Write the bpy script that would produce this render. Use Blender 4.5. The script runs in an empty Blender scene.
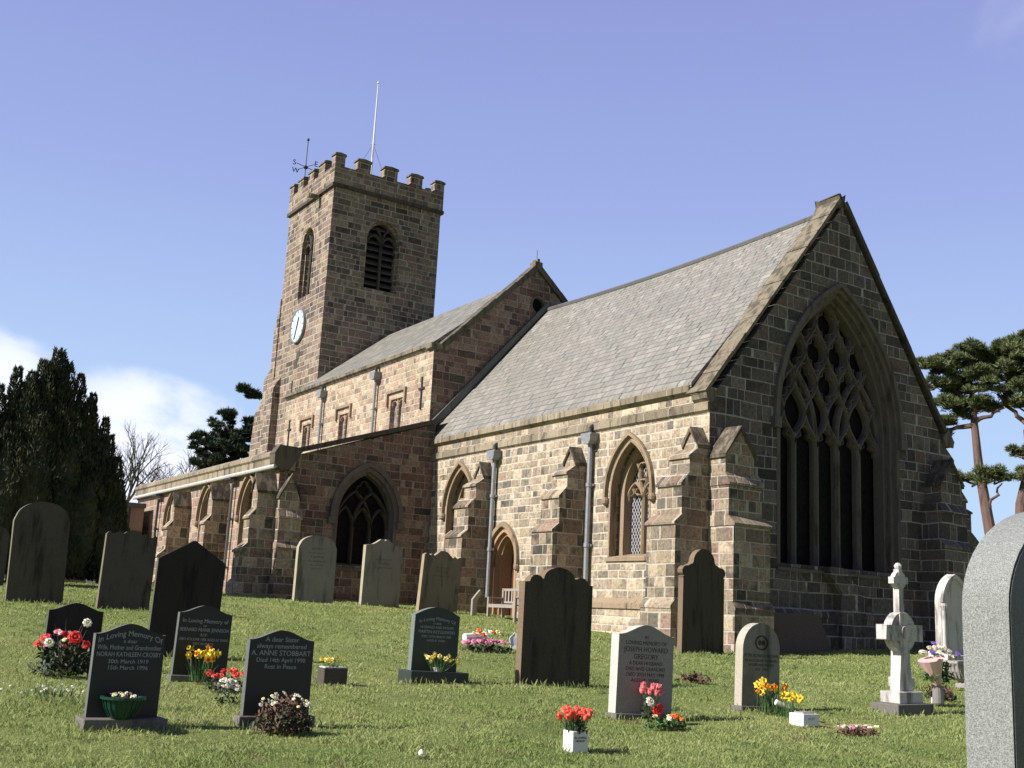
import bpy, bmesh, math, random
import numpy as np
from mathutils import Matrix, Vector, noise
from mathutils.geometry import tessellate_polygon
R = math.radians
S = bpy.context.scene
col = S.collection
random.seed(7)

# ------------------------------------------------------------------ camera
cam = bpy.data.cameras.new('camera'); co = bpy.data.objects.new('camera', cam); col.objects.link(co)
cam.sensor_width = 36; cam.lens = 1118.518*36/1024; cam.clip_start = .05; cam.clip_end = 6000
rx = Vector((.544243, .837414, .050372)); ux = Vector((.144456, -.152691, .977659)); bx_ = Vector((.826397, -.524807, -.20407))
co.matrix_world = Matrix(((rx.x, ux.x, bx_.x, 0), (rx.y, ux.y, bx_.y, 0), (rx.z, ux.z, bx_.z, 0), (0, 0, 0, 1)))
S.camera = co

# ------------------------------------------------------------------ sky, sun, exposure
SUN_A, SUN_E = 7.0, 36.0          # degrees west of south, elevation
sdir = Vector((-math.sin(R(SUN_A))*math.cos(R(SUN_E)), -math.cos(R(SUN_A))*math.cos(R(SUN_E)), math.sin(R(SUN_E))))
sl = bpy.data.lights.new('sun', 'SUN'); sl.energy = 5.0; sl.angle = R(.53); sl.color = (1, .95, .88)
so = bpy.data.objects.new('sun', sl); col.objects.link(so); so.rotation_euler = sdir.to_track_quat('Z', 'Y').to_euler()
W = bpy.data.worlds.new('World'); S.world = W; W.use_nodes = True
nt = W.node_tree; nt.nodes.clear()
def N(t, kind, **k):
    n = t.nodes.new(kind)
    for a, v in k.items():
        if a == 'op': n.operation = v
        else: setattr(n, a, v)
    return n
sky = N(nt, 'ShaderNodeTexSky', sky_type='NISHITA', sun_disc=False)
sky.sun_elevation = R(SUN_E); sky.sun_rotation = R(180+SUN_A); sky.air_density = .85; sky.dust_density = .15; sky.ozone_density = 2.2; sky.altitude = 50
tint = N(nt, 'ShaderNodeMix', data_type='RGBA', blend_type='MULTIPLY'); tint.inputs[0].default_value = 1; tint.inputs[7].default_value = (1.22, 1.0, 1.08, 1)
nt.links.new(sky.outputs[0], tint.inputs[6])
geo = N(nt, 'ShaderNodeTexCoord')
def cloud(center, inner, outer, scale, lo, hi, stretch, strength):
    dp = N(nt, 'ShaderNodeVectorMath', op='DOT_PRODUCT'); nt.links.new(geo.outputs['Generated'], dp.inputs[0]); dp.inputs[1].default_value = Vector(center).normalized()
    m1 = N(nt, 'ShaderNodeMapRange', interpolation_type='SMOOTHSTEP'); nt.links.new(dp.outputs['Value'], m1.inputs[0])
    m1.inputs[1].default_value = math.cos(R(outer)); m1.inputs[2].default_value = math.cos(R(inner))
    mp = N(nt, 'ShaderNodeMapping'); mp.inputs['Scale'].default_value = (1, 1, stretch); nt.links.new(geo.outputs['Generated'], mp.inputs[0])
    nz = N(nt, 'ShaderNodeTexNoise'); nz.inputs['Scale'].default_value = scale; nz.inputs['Detail'].default_value = 7; nz.inputs['Roughness'].default_value = .55; nz.inputs['Distortion'].default_value = .35
    nt.links.new(mp.outputs[0], nz.inputs[0])
    ad = N(nt, 'ShaderNodeMath', op='MULTIPLY_ADD'); nt.links.new(m1.outputs[0], ad.inputs[0]); ad.inputs[1].default_value = .42; nt.links.new(nz.outputs[0], ad.inputs[2])
    m2 = N(nt, 'ShaderNodeMapRange', interpolation_type='SMOOTHSTEP'); nt.links.new(ad.outputs[0], m2.inputs[0]); m2.inputs[1].default_value = lo+.42; m2.inputs[2].default_value = hi+.42
    mu = N(nt, 'ShaderNodeMath', op='MULTIPLY'); nt.links.new(m2.outputs[0], mu.inputs[0]); mu.inputs[1].default_value = strength
    mw = N(nt, 'ShaderNodeMath', op='MULTIPLY'); nt.links.new(mu.outputs[0], mw.inputs[0]); nt.links.new(m1.outputs[0], mw.inputs[1])
    return mw
c_in = tint.outputs[2]
# gradient added to brighten the north-western sky alone, leaving shaded walls dark
dpv = N(nt, 'ShaderNodeVectorMath', op='DOT_PRODUCT'); nt.links.new(geo.outputs['Generated'], dpv.inputs[0]); dpv.inputs[1].default_value = Vector((-.80, .55, .25)).normalized()
mv = N(nt, 'ShaderNodeMapRange', interpolation_type='SMOOTHSTEP'); nt.links.new(dpv.outputs['Value'], mv.inputs[0]); mv.inputs[1].default_value = .25; mv.inputs[2].default_value = .86; mv.inputs[4].default_value = .90
vs_ = N(nt, 'ShaderNodeSeparateXYZ'); nt.links.new(geo.outputs['Generated'], vs_.inputs[0])
vg = N(nt, 'ShaderNodeValToRGB'); nt.links.new(vs_.outputs[2], vg.inputs[0]); vg.color_ramp.elements[0].position = .05; vg.color_ramp.elements[0].color = (.76, 1.06, 1.40, 1); vg.color_ramp.elements[1].position = .54; vg.color_ramp.elements[1].color = (.40, .47, .98, 1)
ve = vg.color_ramp.elements.new(.36); ve.color = (.50, .63, 1.16, 1)
ve = vg.color_ramp.elements.new(.20); ve.color = (.66, .89, 1.34, 1)
vm = N(nt, 'ShaderNodeVectorMath', op='SCALE'); vm.inputs[3].default_value = 9.6; nt.links.new(vg.outputs[0], vm.inputs[0]); vg = vm
sky_lift = N(nt, 'ShaderNodeMix', data_type='RGBA'); nt.links.new(mv.outputs[0], sky_lift.inputs[0]); nt.links.new(c_in, sky_lift.inputs[6]); nt.links.new(vg.outputs[0], sky_lift.inputs[7]); c_in = sky_lift.outputs[2]
for args in (((-.965, .25, .095), 4, 7.0, 9, .22, .48, 1.7, 1.0), ((-.99, .11, .11), 4, 7.4, 8, .24, .5, 1.6, 1.0), ((-.95, .31, .05), 3, 8, 9, .30, .6, 1.8, .8), ((-.50, .86, .56), 1, 8, 6, .34, .74, 1.3, .28)):
    m = cloud(*args); mx = N(nt, 'ShaderNodeMix', data_type='RGBA'); nt.links.new(m.outputs[0], mx.inputs[0]); nt.links.new(c_in, mx.inputs[6]); mx.inputs[7].default_value = (12.6, 13.2, 15.0, 1); c_in = mx.outputs[2]
bg = N(nt, 'ShaderNodeBackground'); bg.inputs[1].default_value = .055; nt.links.new(c_in, bg.inputs[0])
wo = N(nt, 'ShaderNodeOutputWorld'); nt.links.new(bg.outputs[0], wo.inputs[0])
S.view_settings.view_transform = 'Standard'; S.view_settings.look = 'None'; S.view_settings.gamma = 1; S.view_settings.exposure = 0.5
S.render.resolution_x = 1024; S.render.resolution_y = 768

# ------------------------------------------------------------------ materials
def newmat(name):
    m = bpy.data.materials.new(name); m.use_nodes = True
    return m, m.node_tree, m.node_tree.nodes['Principled BSDF']
def lk(t, a, b): t.links.new(a, b)
def mathn(t, op, a, b=None, c=None):
    n = N(t, 'ShaderNodeMath', op=op)
    for i, v in enumerate((a, b, c)):
        if v is None: continue
        if isinstance(v, (int, float)): n.inputs[i].default_value = v
        else: lk(t, v, n.inputs[i])
    return n.outputs[0]
def wall_uv(t):
    g = N(t, 'ShaderNodeNewGeometry'); s = N(t, 'ShaderNodeSeparateXYZ'); lk(t, g.outputs['Position'], s.inputs[0])
    n = N(t, 'ShaderNodeSeparateXYZ'); lk(t, g.outputs['True Normal'], n.inputs[0])
    f = mathn(t, 'GREATER_THAN', mathn(t, 'ABSOLUTE', n.outputs[0]), mathn(t, 'ABSOLUTE', n.outputs[1]))
    u = mathn(t, 'ADD', mathn(t, 'MULTIPLY', f, s.outputs[1]), mathn(t, 'MULTIPLY', mathn(t, 'SUBTRACT', 1, f), s.outputs[0]))
    return g, u, s.outputs[2]
def noise_n(t, scale, detail=4, rough=.55, vec=None, dim='3D', w=None):
    n = N(t, 'ShaderNodeTexNoise', noise_dimensions=dim); n.inputs['Scale'].default_value = scale; n.inputs['Detail'].default_value = detail; n.inputs['Roughness'].default_value = rough
    if vec is not None: lk(t, vec, n.inputs['Vector'])
    if w is not None: lk(t, w, n.inputs['W'])
    return n.outputs[0]
def ramp(t, fac, stops, interp='LINEAR'):
    r = N(t, 'ShaderNodeValToRGB'); r.color_ramp.interpolation = interp
    e = r.color_ramp.elements
    e[0].position, e[0].color = stops[0][0], (*stops[0][1], 1); e[1].position, e[1].color = stops[-1][0], (*stops[-1][1], 1)
    for p, c in stops[1:-1]:
        x = e.new(p); x.color = (*c, 1)
    lk(t, fac, r.inputs[0]); return r.outputs[0]
def mixc(t, f, a, b, mode='MIX'):
    n = N(t, 'ShaderNodeMix', data_type='RGBA', blend_type=mode)
    for i, v in ((0, f), (6, a), (7, b)):
        if isinstance(v, (int, float)): n.inputs[i].default_value = v
        elif isinstance(v, tuple): n.inputs[i].default_value = (*v, 1)
        else: lk(t, v, n.inputs[i])
    return n.outputs[2]
def mrange(t, v, a, b, c=0, d=1, smooth=True):
    n = N(t, 'ShaderNodeMapRange', interpolation_type='SMOOTHSTEP' if smooth else 'LINEAR'); lk(t, v, n.inputs[0])
    for i, x in enumerate((a, b, c, d)): n.inputs[i+1].default_value = x
    return n.outputs[0]
def comb(t, x, y, z=0):
    n = N(t, 'ShaderNodeCombineXYZ')
    for i, v in enumerate((x, y, z)):
        if isinstance(v, (int, float)): n.inputs[i].default_value = v
        else: lk(t, v, n.inputs[i])
    return n.outputs[0]
def bump(t, h, strength, dist, bsdf):
    b = N(t, 'ShaderNodeBump'); b.inputs['Strength'].default_value = strength; b.inputs['Distance'].default_value = dist
    lk(t, h, b.inputs['Height']); lk(t, b.outputs[0], bsdf.inputs['Normal'])

def masonry(name, h, w0, w1, mortar, palette, mcol, dark=.5, off=0., vwarp=.3, sat=.86):
    m, t, b = newmat(name)
    g, u, z = wall_uv(t)
    v = mathn(t, 'MULTIPLY', z, 1/h)
    v = mathn(t, 'ADD', v, mathn(t, 'MULTIPLY', mathn(t, 'SINE', mathn(t, 'MULTIPLY_ADD', z, 2.1/h*.37, off)), vwarp*.6))
    v = mathn(t, 'ADD', v, mathn(t, 'MULTIPLY', mathn(t, 'SINE', mathn(t, 'MULTIPLY_ADD', z, 2.1/h*.83, off*2+1)), vwarp*.35))
    # slight waviness of the beds
    v = mathn(t, 'ADD', v, mathn(t, 'MULTIPLY', noise_n(t, .8, 2, .5, g.outputs['Position']), .25))
    row = mathn(t, 'FLOOR', v); fv = mathn(t, 'FRACT', v)
    wn = N(t, 'ShaderNodeTexWhiteNoise', noise_dimensions='1D'); lk(t, mathn(t, 'ADD', row, off*7.3), wn.inputs['W'])
    sc = N(t, 'ShaderNodeSeparateColor'); lk(t, wn.outputs['Color'], sc.inputs[0])
    w = mathn(t, 'MULTIPLY_ADD', sc.outputs[0], w1-w0, w0)
    u2 = mathn(t, 'ADD', mathn(t, 'DIVIDE', u, w), mathn(t, 'MULTIPLY', sc.outputs[1], 31))
    u2 = mathn(t, 'ADD', u2, mathn(t, 'MULTIPLY', mathn(t, 'SINE', mathn(t, 'MULTIPLY_ADD', u2, 2.33, mathn(t, 'MULTIPLY', sc.outputs[2], 20))), .3))
    cl = mathn(t, 'FLOOR', u2); fu = mathn(t, 'FRACT', u2)
    du = mathn(t, 'MULTIPLY', mathn(t, 'MINIMUM', fu, mathn(t, 'SUBTRACT', 1, fu)), w)
    dv = mathn(t, 'MULTIPLY', mathn(t, 'MINIMUM', fv, mathn(t, 'SUBTRACT', 1, fv)), h)
    d = mathn(t, 'MINIMUM', du, dv)
    d = mathn(t, 'ADD', d, mathn(t, 'MULTIPLY', mathn(t, 'SUBTRACT', noise_n(t, 9, 3, .6, g.outputs['Position']), .5), .016))
    blk = N(t, 'ShaderNodeTexWhiteNoise', noise_dimensions='3D'); lk(t, comb(t, cl, row, off), blk.inputs['Vector'])
    bs = N(t, 'ShaderNodeSeparateColor'); lk(t, blk.outputs['Color'], bs.inputs[0])
    base = ramp(t, bs.outputs[0], palette, 'CONSTANT')
    fine = noise_n(t, 14, 6, .65, g.outputs['Position']); big = noise_n(t, .55, 4, .6, g.outputs['Position']); mid = noise_n(t, 3.1, 5, .65, g.outputs['Position'])
    c = mixc(t, 1.0, base, ramp(t, fine, [(.30, (.42, .41, .40)), (.46, (.9, .89, .88)), (.58, (1.08, 1.07, 1.05)), (.72, (1.55, 1.5, 1.42))]), 'MULTIPLY')
    c = mixc(t, 1.0, c, ramp(t, bs.outputs[1], [(0, (.74, .74, .74)), (1, (1.2, 1.2, 1.2))]), 'MULTIPLY')
    # black crust in patches, block-wise and streaky
    soot = mathn(t, 'MULTIPLY_ADD', bs.outputs[2], .38, mathn(t, 'MULTIPLY_ADD', mid, .75, mathn(t, 'MULTIPLY', big, .75)))
    c = mixc(t, mrange(t, soot, 1.12-dark*.28, 1.38-dark*.28, 0, .82), c, (.045, .041, .036))
    mor = mrange(t, d, mortar*.55, mortar*1.25, 1, 0)
    mfade = mrange(t, mid, .3, .55, .45, 1)
    c = mixc(t, mathn(t, 'MULTIPLY', mor, mfade), c, mixc(t, 1.0, mcol, ramp(t, fine, [(.2, (.7, .7, .7)), (.8, (1.15, 1.15, 1.15))]), 'MULTIPLY'))
    hs = N(t, 'ShaderNodeHueSaturation'); hs.inputs['Saturation'].default_value = sat; lk(t, c, hs.inputs['Color']); c = hs.outputs[0]
    lk(t, c, b.inputs['Base Color']); b.inputs['Roughness'].default_value = .92; b.inputs['Specular IOR Level'].default_value = .15
    hgt = mathn(t, 'ADD', mathn(t, 'MULTIPLY', mrange(t, d, 0, mortar*2.2), .6), mathn(t, 'MULTIPLY', fine, .5))
    hgt = mathn(t, 'ADD', hgt, mathn(t, 'MULTIPLY', bs.outputs[1], .25))
    bump(t, hgt, .75, .022, b)
    return m
BUFF = [(0, (.42, .335, .225)), (.16, (.37, .29, .195)), (.34, (.47, .385, .265)), (.5, (.39, .285, .205)), (.58, (.32, .26, .185)), (.7, (.43, .35, .24)), (.84, (.27, .225, .17)), (.94, (.19, .165, .135))]
PINK = [(0, (.22, .15, .108)), (.2, (.21, .12, .09)), (.38, (.27, .2, .14)), (.52, (.17, .095, .075)), (.66, (.24, .17, .12)), (.8, (.15, .1, .08)), (.92, (.095, .078, .065))]  # shaded copy of the pink stone: shade mixed into the colours
PINK_LIT = [(0, (.38, .25, .185)), (.2, (.36, .215, .16)), (.38, (.44, .33, .23)), (.52, (.33, .2, .15)), (.66, (.42, .3, .21)), (.8, (.3, .21, .16)), (.92, (.2, .16, .13))]  # sunlit copy of the same pink stone, for the south wall
GABLE_SHADE = [(0, (.17, .14, .122)), (.2, (.115, .10, .09)), (.4, (.20, .165, .14)), (.55, (.16, .118, .10)), (.7, (.10, .088, .08)), (.85, (.155, .128, .112)), (.96, (.07, .064, .06))]  # gable stone colours lowered to carry the shade of the east side
M = {}
M['rubble'] = masonry('coursed_sandstone', .215, .20, .44, .017, BUFF, (.56, .50, .40), .3, .3)
M['gable'] = masonry('gable_sandstone_shaded', .30, .28, .64, .015, GABLE_SHADE, (.40, .37, .34), .5, 2.1, .38)
M['pink'] = masonry('pink_sandstone_shaded', .25, .24, .5, .014, PINK, (.33, .28, .24), .4, 4.2)
M['pinklit'] = masonry('pink_sandstone_sunlit', .25, .26, .52, .015, PINK_LIT, (.46, .40, .33), .12, 4.2)
M['tower'] = masonry('tower_sandstone', .28, .28, .58, .02, [(0, (.27, .205, .145)), (.2, (.21, .155, .115)), (.4, (.31, .24, .165)), (.55, (.23, .14, .11)), (.7, (.17, .13, .1)), (.85, (.26, .195, .14)), (.95, (.12, .095, .08))], (.44, .39, .33), .5, 6.4)
M['nave'] = masonry('nave_sandstone', .22, .25, .5, .016, [(0, (.44, .34, .22)), (.2, (.40, .28, .18)), (.4, (.47, .37, .25)), (.6, (.36, .235, .16)), (.8, (.42, .32, .21)), (.93, (.25, .2, .15))], (.5, .44, .34), .1, 8.4)
M['ashlar'] = masonry('buttress_sandstone', .29, .24, .48, .015, [(0, (.34, .265, .175)), (.2, (.26, .20, .14)), (.4, (.41, .325, .22)), (.55, (.29, .195, .14)), (.7, (.2, .165, .12)), (.85, (.34, .26, .175)), (.95, (.13, .11, .085))], (.48, .43, .35), .58, 3.3)

def stone(name, c1, c2, dark=(.06, .055, .045), amt=.5, scale=2.2, grain=30, bstr=.4, rough=.9, seam=None, moss=0):
    m, t, b = newmat(name)
    g = N(t, 'ShaderNodeNewGeometry'); P = g.outputs['Position']
    a = noise_n(t, scale, 6, .62, P); f = noise_n(t, grain, 4, .6, P)
    c = mixc(t, a, c1, c2)
    c = mixc(t, 1.0, c, ramp(t, f, [(.25, (.72, .72, .72)), (.75, (1.2, 1.2, 1.2))]), 'MULTIPLY')
    st = noise_n(t, 1.0, 6, .65, comb_scaled(t, P, (5, 5, .9)))
    c = mixc(t, mrange(t, st, .62-amt*.25, .80-amt*.25, 0, .8), c, dark)
    if moss: c = mixc(t, mrange(t, noise_n(t, 4, 5, .6, P), .5, .68, 0, moss), c, (.12, .125, .075))
    if seam:
        _, u, z = wall_uv(t); fr = mathn(t, 'FRACT', mathn(t, 'MULTIPLY', u, 1/seam)); e = mathn(t, 'MULTIPLY', mathn(t, 'MINIMUM', fr, mathn(t, 'SUBTRACT', 1, fr)), seam)
        bl = N(t, 'ShaderNodeTexWhiteNoise', noise_dimensions='1D'); lk(t, mathn(t, 'FLOOR', mathn(t, 'MULTIPLY', u, 1/seam)), bl.inputs['W'])
        c = mixc(t, 1.0, c, ramp(t, bl.outputs[0], [(0, (.7, .7, .7)), (1, (1.15, 1.15, 1.15))]), 'MULTIPLY')
        c = mixc(t, mrange(t, e, .006, .014, .8, 0), c, (.45, .41, .34))
    lk(t, c, b.inputs['Base Color']); b.inputs['Roughness'].default_value = rough; b.inputs['Specular IOR Level'].default_value = .2
    bump(t, mathn(t, 'ADD', f, mathn(t, 'MULTIPLY', a, 1.5)), bstr, .012, b)
    return m
def comb_scaled(t, P, s):
    mp = N(t, 'ShaderNodeVectorMath', op='MULTIPLY'); lk(t, P, mp.inputs[0]); mp.inputs[1].default_value = s
    return mp.outputs[0]
M['dressed'] = stone('dressed_stone', (.34, .26, .175), (.27, .2, .14), amt=.35)
M['cornice'] = stone('cornice_stone', (.36, .30, .21), (.25, .21, .155), amt=.55, seam=.95)
M['coping'] = stone('coping_stone', (.32, .265, .185), (.13, .115, .09), amt=.75, scale=1.6, moss=.12)
M['copdark'] = stone('blackened_coping', (.17, .145, .11), (.09, .08, .062), amt=.6, moss=.2)
M['capstone'] = stone('weathered_cap', (.27, .225, .155), (.11, .095, .075), (.035, .032, .028), amt=.9, scale=3.5, moss=.1)
M['tracery'] = stone('tracery_stone', (.19, .16, .145), (.115, .10, .09), amt=.45)
M['door_stone'] = stone('door_arch_stone', (.44, .29, .18), (.38, .22, .14), amt=.05)
M['porchwall'] = stone('porch_render', (.36, .25, .19), (.3, .2, .15), amt=.1)
M['leadflash'] = stone('lead_sheet', (.16, .16, .16), (.1, .1, .1), amt=.3, rough=.6)

def slate(name, r0, palette, off=0., z0=5.75, sn=.75, wide=.34):
    m, t, b = newmat(name)
    g = N(t, 'ShaderNodeNewGeometry'); s = N(t, 'ShaderNodeSeparateXYZ'); lk(t, g.outputs['Position'], s.inputs[0])
    T = mathn(t, 'MULTIPLY', mathn(t, 'SUBTRACT', s.outputs[2], z0), 1/sn)
    v = mathn(t, 'ADD', mathn(t, 'MULTIPLY', T, 1/r0), mathn(t, 'MULTIPLY', mathn(t, 'MULTIPLY', T, T), .16))
    v = mathn(t, 'ADD', v, mathn(t, 'MULTIPLY', noise_n(t, .7, 2, .5, g.outputs['Position']), .35))
    row = mathn(t, 'FLOOR', v); fv = mathn(t, 'FRACT', v)
    wn = N(t, 'ShaderNodeTexWhiteNoise', noise_dimensions='1D'); lk(t, row, wn.inputs['W'])
    w = mathn(t, 'MAXIMUM', mathn(t, 'MULTIPLY_ADD', T, -.022, wide), .16)
    u = mathn(t, 'ADD', mathn(t, 'DIVIDE', s.outputs[0], wide*.82), mathn(t, 'MULTIPLY', wn.outputs[0], 17))
    u = mathn(t, 'ADD', u, mathn(t, 'MULTIPLY', mathn(t, 'SINE', mathn(t, 'MULTIPLY_ADD', u, 2.4, mathn(t, 'MULTIPLY', row, 1.7))), .28))
    cl = mathn(t, 'FLOOR', u); fu = mathn(t, 'FRACT', u)
    blk = N(t, 'ShaderNodeTexWhiteNoise', noise_dimensions='3D'); lk(t, comb(t, cl, row, off), blk.inputs['Vector'])
    bs = N(t, 'ShaderNodeSeparateColor'); lk(t, blk.outputs['Color'], bs.inputs[0])
    c = ramp(t, bs.outputs[0], palette)
    P = g.outputs['Position']
    c = mixc(t, 1.0, c, ramp(t, noise_n(t, 7, 6, .7, P), [(.25, (.75, .75, .75)), (.75, (1.22, 1.22, 1.22))]), 'MULTIPLY')
    c = mixc(t, mrange(t, noise_n(t, .6, 5, .6, P), .42, .7, 0, .5), c, (.19, .19, .16))
    c = mixc(t, mrange(t, mathn(t, 'MULTIPLY_ADD', noise_n(t, 3.2, 5, .75, P), 1, mathn(t, 'MULTIPLY', bs.outputs[2], .16)), .76, .86, 0, .6), c, (.42, .42, .40))
    du = mathn(t, 'MINIMUM', fu, mathn(t, 'SUBTRACT', 1, fu))
    gap = mathn(t, 'MAXIMUM', mrange(t, du, .02, .06, 1, 0), mrange(t, fv, .02, .2, 1, 0))
    c = mixc(t, mathn(t, 'MULTIPLY', gap, .85), c, (.05, .048, .044))
    lk(t, c, b.inputs['Base Color']); b.inputs['Roughness'].default_value = .62
    h = mathn(t, 'ADD', mathn(t, 'MULTIPLY', mathn(t, 'SUBTRACT', 1, fv), .7), mathn(t, 'MULTIPLY', bs.outputs[1], .5))
    h = mathn(t, 'SUBTRACT', h, mathn(t, 'MULTIPLY', gap, .6))
    bump(t, mathn(t, 'ADD', h, mathn(t, 'MULTIPLY', noise_n(t, 20, 4, .6, P), .25)), .8, .02, b)
    return m
M['slate'] = slate('stone_slates', .29, [(0, (.27, .255, .22)), (.3, (.215, .205, .18)), (.6, (.29, .275, .24)), (.85, (.25, .225, .195)), (1, (.34, .325, .29))])
M['slate2'] = slate('nave_slates', .3, [(0, (.22, .21, .18)), (.4, (.18, .175, .155)), (.7, (.26, .245, .21)), (1, (.3, .28, .24))], 5, 9.1, .72, .3)

def plain(name, c, rough=.8, metal=0, spec=.5, var=.25, scale=12, bstr=0, emit=None, sss=0):
    m, t, b = newmat(name)
    g = N(t, 'ShaderNodeNewGeometry')
    f = noise_n(t, scale, 4, .6, g.outputs['Position'])
    lk(t, mixc(t, 1.0, c, ramp(t, f, [(.25, (1-var,)*3), (.75, (1+var*.6,)*3)]), 'MULTIPLY'), b.inputs['Base Color'])
    b.inputs['Roughness'].default_value = rough; b.inputs['Metallic'].default_value = metal; b.inputs['Specular IOR Level'].default_value = spec
    if bstr: bump(t, f, bstr, .01, b)
    return m
M['lead'] = plain('lead_grey_metal', (.27, .28, .30), .5, .2)
M['darklead'] = plain('dark_lead_pipe', (.10, .10, .105), .6, .1)
M['iron'] = plain('black_iron', (.03, .03, .033), .5)
M['gutter'] = plain('painted_gutter', (.55, .53, .50), .5)
M['dial'] = plain('clock_dial_pale_blue', (.55, .68, .78), .4, var=.05)
M['gold'] = plain('dark_hand_paint', (.03, .035, .05), .4)
M['louvre'] = plain('louvre_wood', (.10, .088, .075), .9)
M['slab'] = stone('dull_pink_slab', (.14, .105, .09), (.11, .085, .075), amt=.2)
M['void'] = plain('dark_interior', (.006, .006, .007), .9)
M['doorwood'] = plain('red_brown_door_paint', (.075, .022, .014), .6)
M['white'] = plain('white_ceramic', (.8, .79, .76), .4, var=.06)
M['whitepole'] = plain('white_pole_paint', (.75, .72, .7), .5, var=.1)
M['teak'] = plain('weathered_bench_timber', (.33, .29, .25), .8, scale=30)
M['potgreen'] = plain('dark_green_plastic', (.004, .045, .03), .35, var=.1)
M['terracotta'] = plain('dark_red_glaze', (.22, .02, .03), .3)
M['greyvase'] = plain('grey_vase_metal', (.22, .2, .19), .5)
M['pink_paper'] = plain('pink_flower_wrap', (.8, .5, .5), .4, var=.1)
M['darkleaf'] = plain('dark_leaf', (.025, .045, .018), .6, scale=40)
M['leaf'] = plain('daffodil_leaf', (.06, .13, .035), .5, scale=40)
M['brownleaf'] = plain('brown_heather', (.14, .075, .05), .8, scale=50)
M['yellow'] = plain('yellow_petals', (.85, .66, .05), .6, var=.1)
M['palepetal'] = plain('pale_yellow_petals', (.85, .8, .42), .6, var=.1)
M['orange'] = plain('orange_petals', (.85, .2, .02), .6, var=.1)
M['red'] = plain('red_petals', (.72, .025, .02), .6, var=.1)
M['salmon'] = plain('salmon_petals', (.85, .13, .08), .6, var=.1)
M['tulip'] = plain('pink_petals', (.82, .2, .22), .6, var=.1)
M['pinkp'] = plain('mauve_pink_petals', (.75, .28, .42), .6, var=.1)
M['cream'] = plain('cream_petals', (.82, .79, .68), .6, var=.1)
M['purple'] = plain('purple_petals', (.25, .14, .5), .6, var=.1)

def glass_mat(name, grid, bg, line, w, rough=.25, diamond=True, lw=.16):
    m, t, b = newmat(name); g, u, z = wall_uv(t)
    a = mathn(t, 'MULTIPLY', mathn(t, 'ADD', mathn(t, 'MULTIPLY', u, 1.6), z) if diamond else u, 1/grid)
    c = mathn(t, 'MULTIPLY', mathn(t, 'SUBTRACT', mathn(t, 'MULTIPLY', u, 1.6), z) if diamond else z, 1/grid)
    e = mathn(t, 'MINIMUM', mathn(t, 'FRACT', a), mathn(t, 'FRACT', c))
    l = mathn(t, 'LESS_THAN', e, lw)
    wn = N(t, 'ShaderNodeTexWhiteNoise', noise_dimensions='3D'); lk(t, comb(t, mathn(t, 'FLOOR', a), mathn(t, 'FLOOR', c)), wn.inputs[0])
    pane = mixc(t, 1.0, bg, ramp(t, wn.outputs[0], [(0, (.4, .4, .4)), (1, (1.8, 1.7, 1.6))]), 'MULTIPLY')
    lk(t, mixc(t, l, pane, line), b.inputs['Base Color']); b.inputs['Roughness'].default_value = rough
    lk(t, mrange(t, l, 0, 1, rough, .7), b.inputs['Roughness'])
    bump(t, mathn(t, 'ADD', l, wn.outputs[0]), .3, .01, b)
    b.inputs['Specular IOR Level'].default_value = .12
    return m
M['lattice'] = glass_mat('leaded_lattice_glass', .17, (.02, .022, .028), (.40, .40, .42), .02, .3, True, .2)
M['stained'] = glass_mat('dark_leaded_glass', .13, (.008, .007, .008), (.014, .014, .015), .02, .7, True, .12)
M['smallglass'] = glass_mat('clerestory_glass', .15, (.16, .14, .16), (.3, .28, .27), .02, .4, True, .2)

def granite(name, c, speck, sc=160, rough=.35):
    m, t, b = newmat(name); g = N(t, 'ShaderNodeTexCoord'); P = g.outputs['Object']
    f = noise_n(t, sc, 3, .7, P); f2 = noise_n(t, sc*.35, 3, .6, P)
    lk(t, mixc(t, 1.0, ramp(t, f, [(.36, c), (.5, tuple((a+b_)/2 for a, b_ in zip(c, speck))), (.62, speck)]), ramp(t, f2, [(.3, (.8, .8, .8)), (.7, (1.15, 1.15, 1.15))]), 'MULTIPLY'), b.inputs['Base Color'])
    b.inputs['Roughness'].default_value = rough; bump(t, f, .35, .004, b)
    return m
M['blackgranite'] = granite('black_polished_granite', (.010, .011, .012), (.022, .024, .026), 300, .42)
M['greengranite'] = granite('green_grey_slate', (.022, .032, .03), (.04, .052, .048), 300, .5)
M['greygranite'] = granite('pitched_grey_granite', (.11, .115, .11), (.34, .355, .34), 420, .8)
M['greypolish'] = granite('polished_grey_granite', (.05, .055, .06), (.1, .105, .11), 200, .4)
M['hs_dark'] = stone('sooty_headstone', (.075, .067, .06), (.12, .10, .085), (.025, .023, .02), .5, 3, 50, moss=.12)
M['hs_black'] = stone('blackened_headstone', (.03, .028, .025), (.05, .045, .04), (.015, .014, .013), .4, 3, 50)
M['hs_brown'] = stone('brown_headstone', (.10, .083, .062), (.065, .055, .043), (.03, .026, .021), .55, 2, 40, moss=.08)
M['hs_grey'] = stone('weathered_grey_headstone', (.29, .28, .255), (.2, .19, .175), (.09, .085, .075), .45, 2.5, 40, moss=.1)
M['hs_mid'] = stone('weathered_brown_headstone', (.20, .18, .155), (.13, .12, .10), (.04, .038, .03), .5, 2.5, 40, moss=.1)
M['hs_light'] = stone('honed_buff_headstone', (.36, .335, .315), (.31, .29, .27), (.2, .18, .16), .1, 4, 60, .15)
M['hs_round'] = stone('weathered_round_headstone', (.30, .28, .25), (.22, .205, .18), (.08, .08, .06), .35, 4, 60, moss=.35)
M['marble'] = stone('weathered_white_marble', (.70, .66, .63), (.50, .47, .45), (.14, .13, .12), .5, 5, 60, .25)
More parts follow.
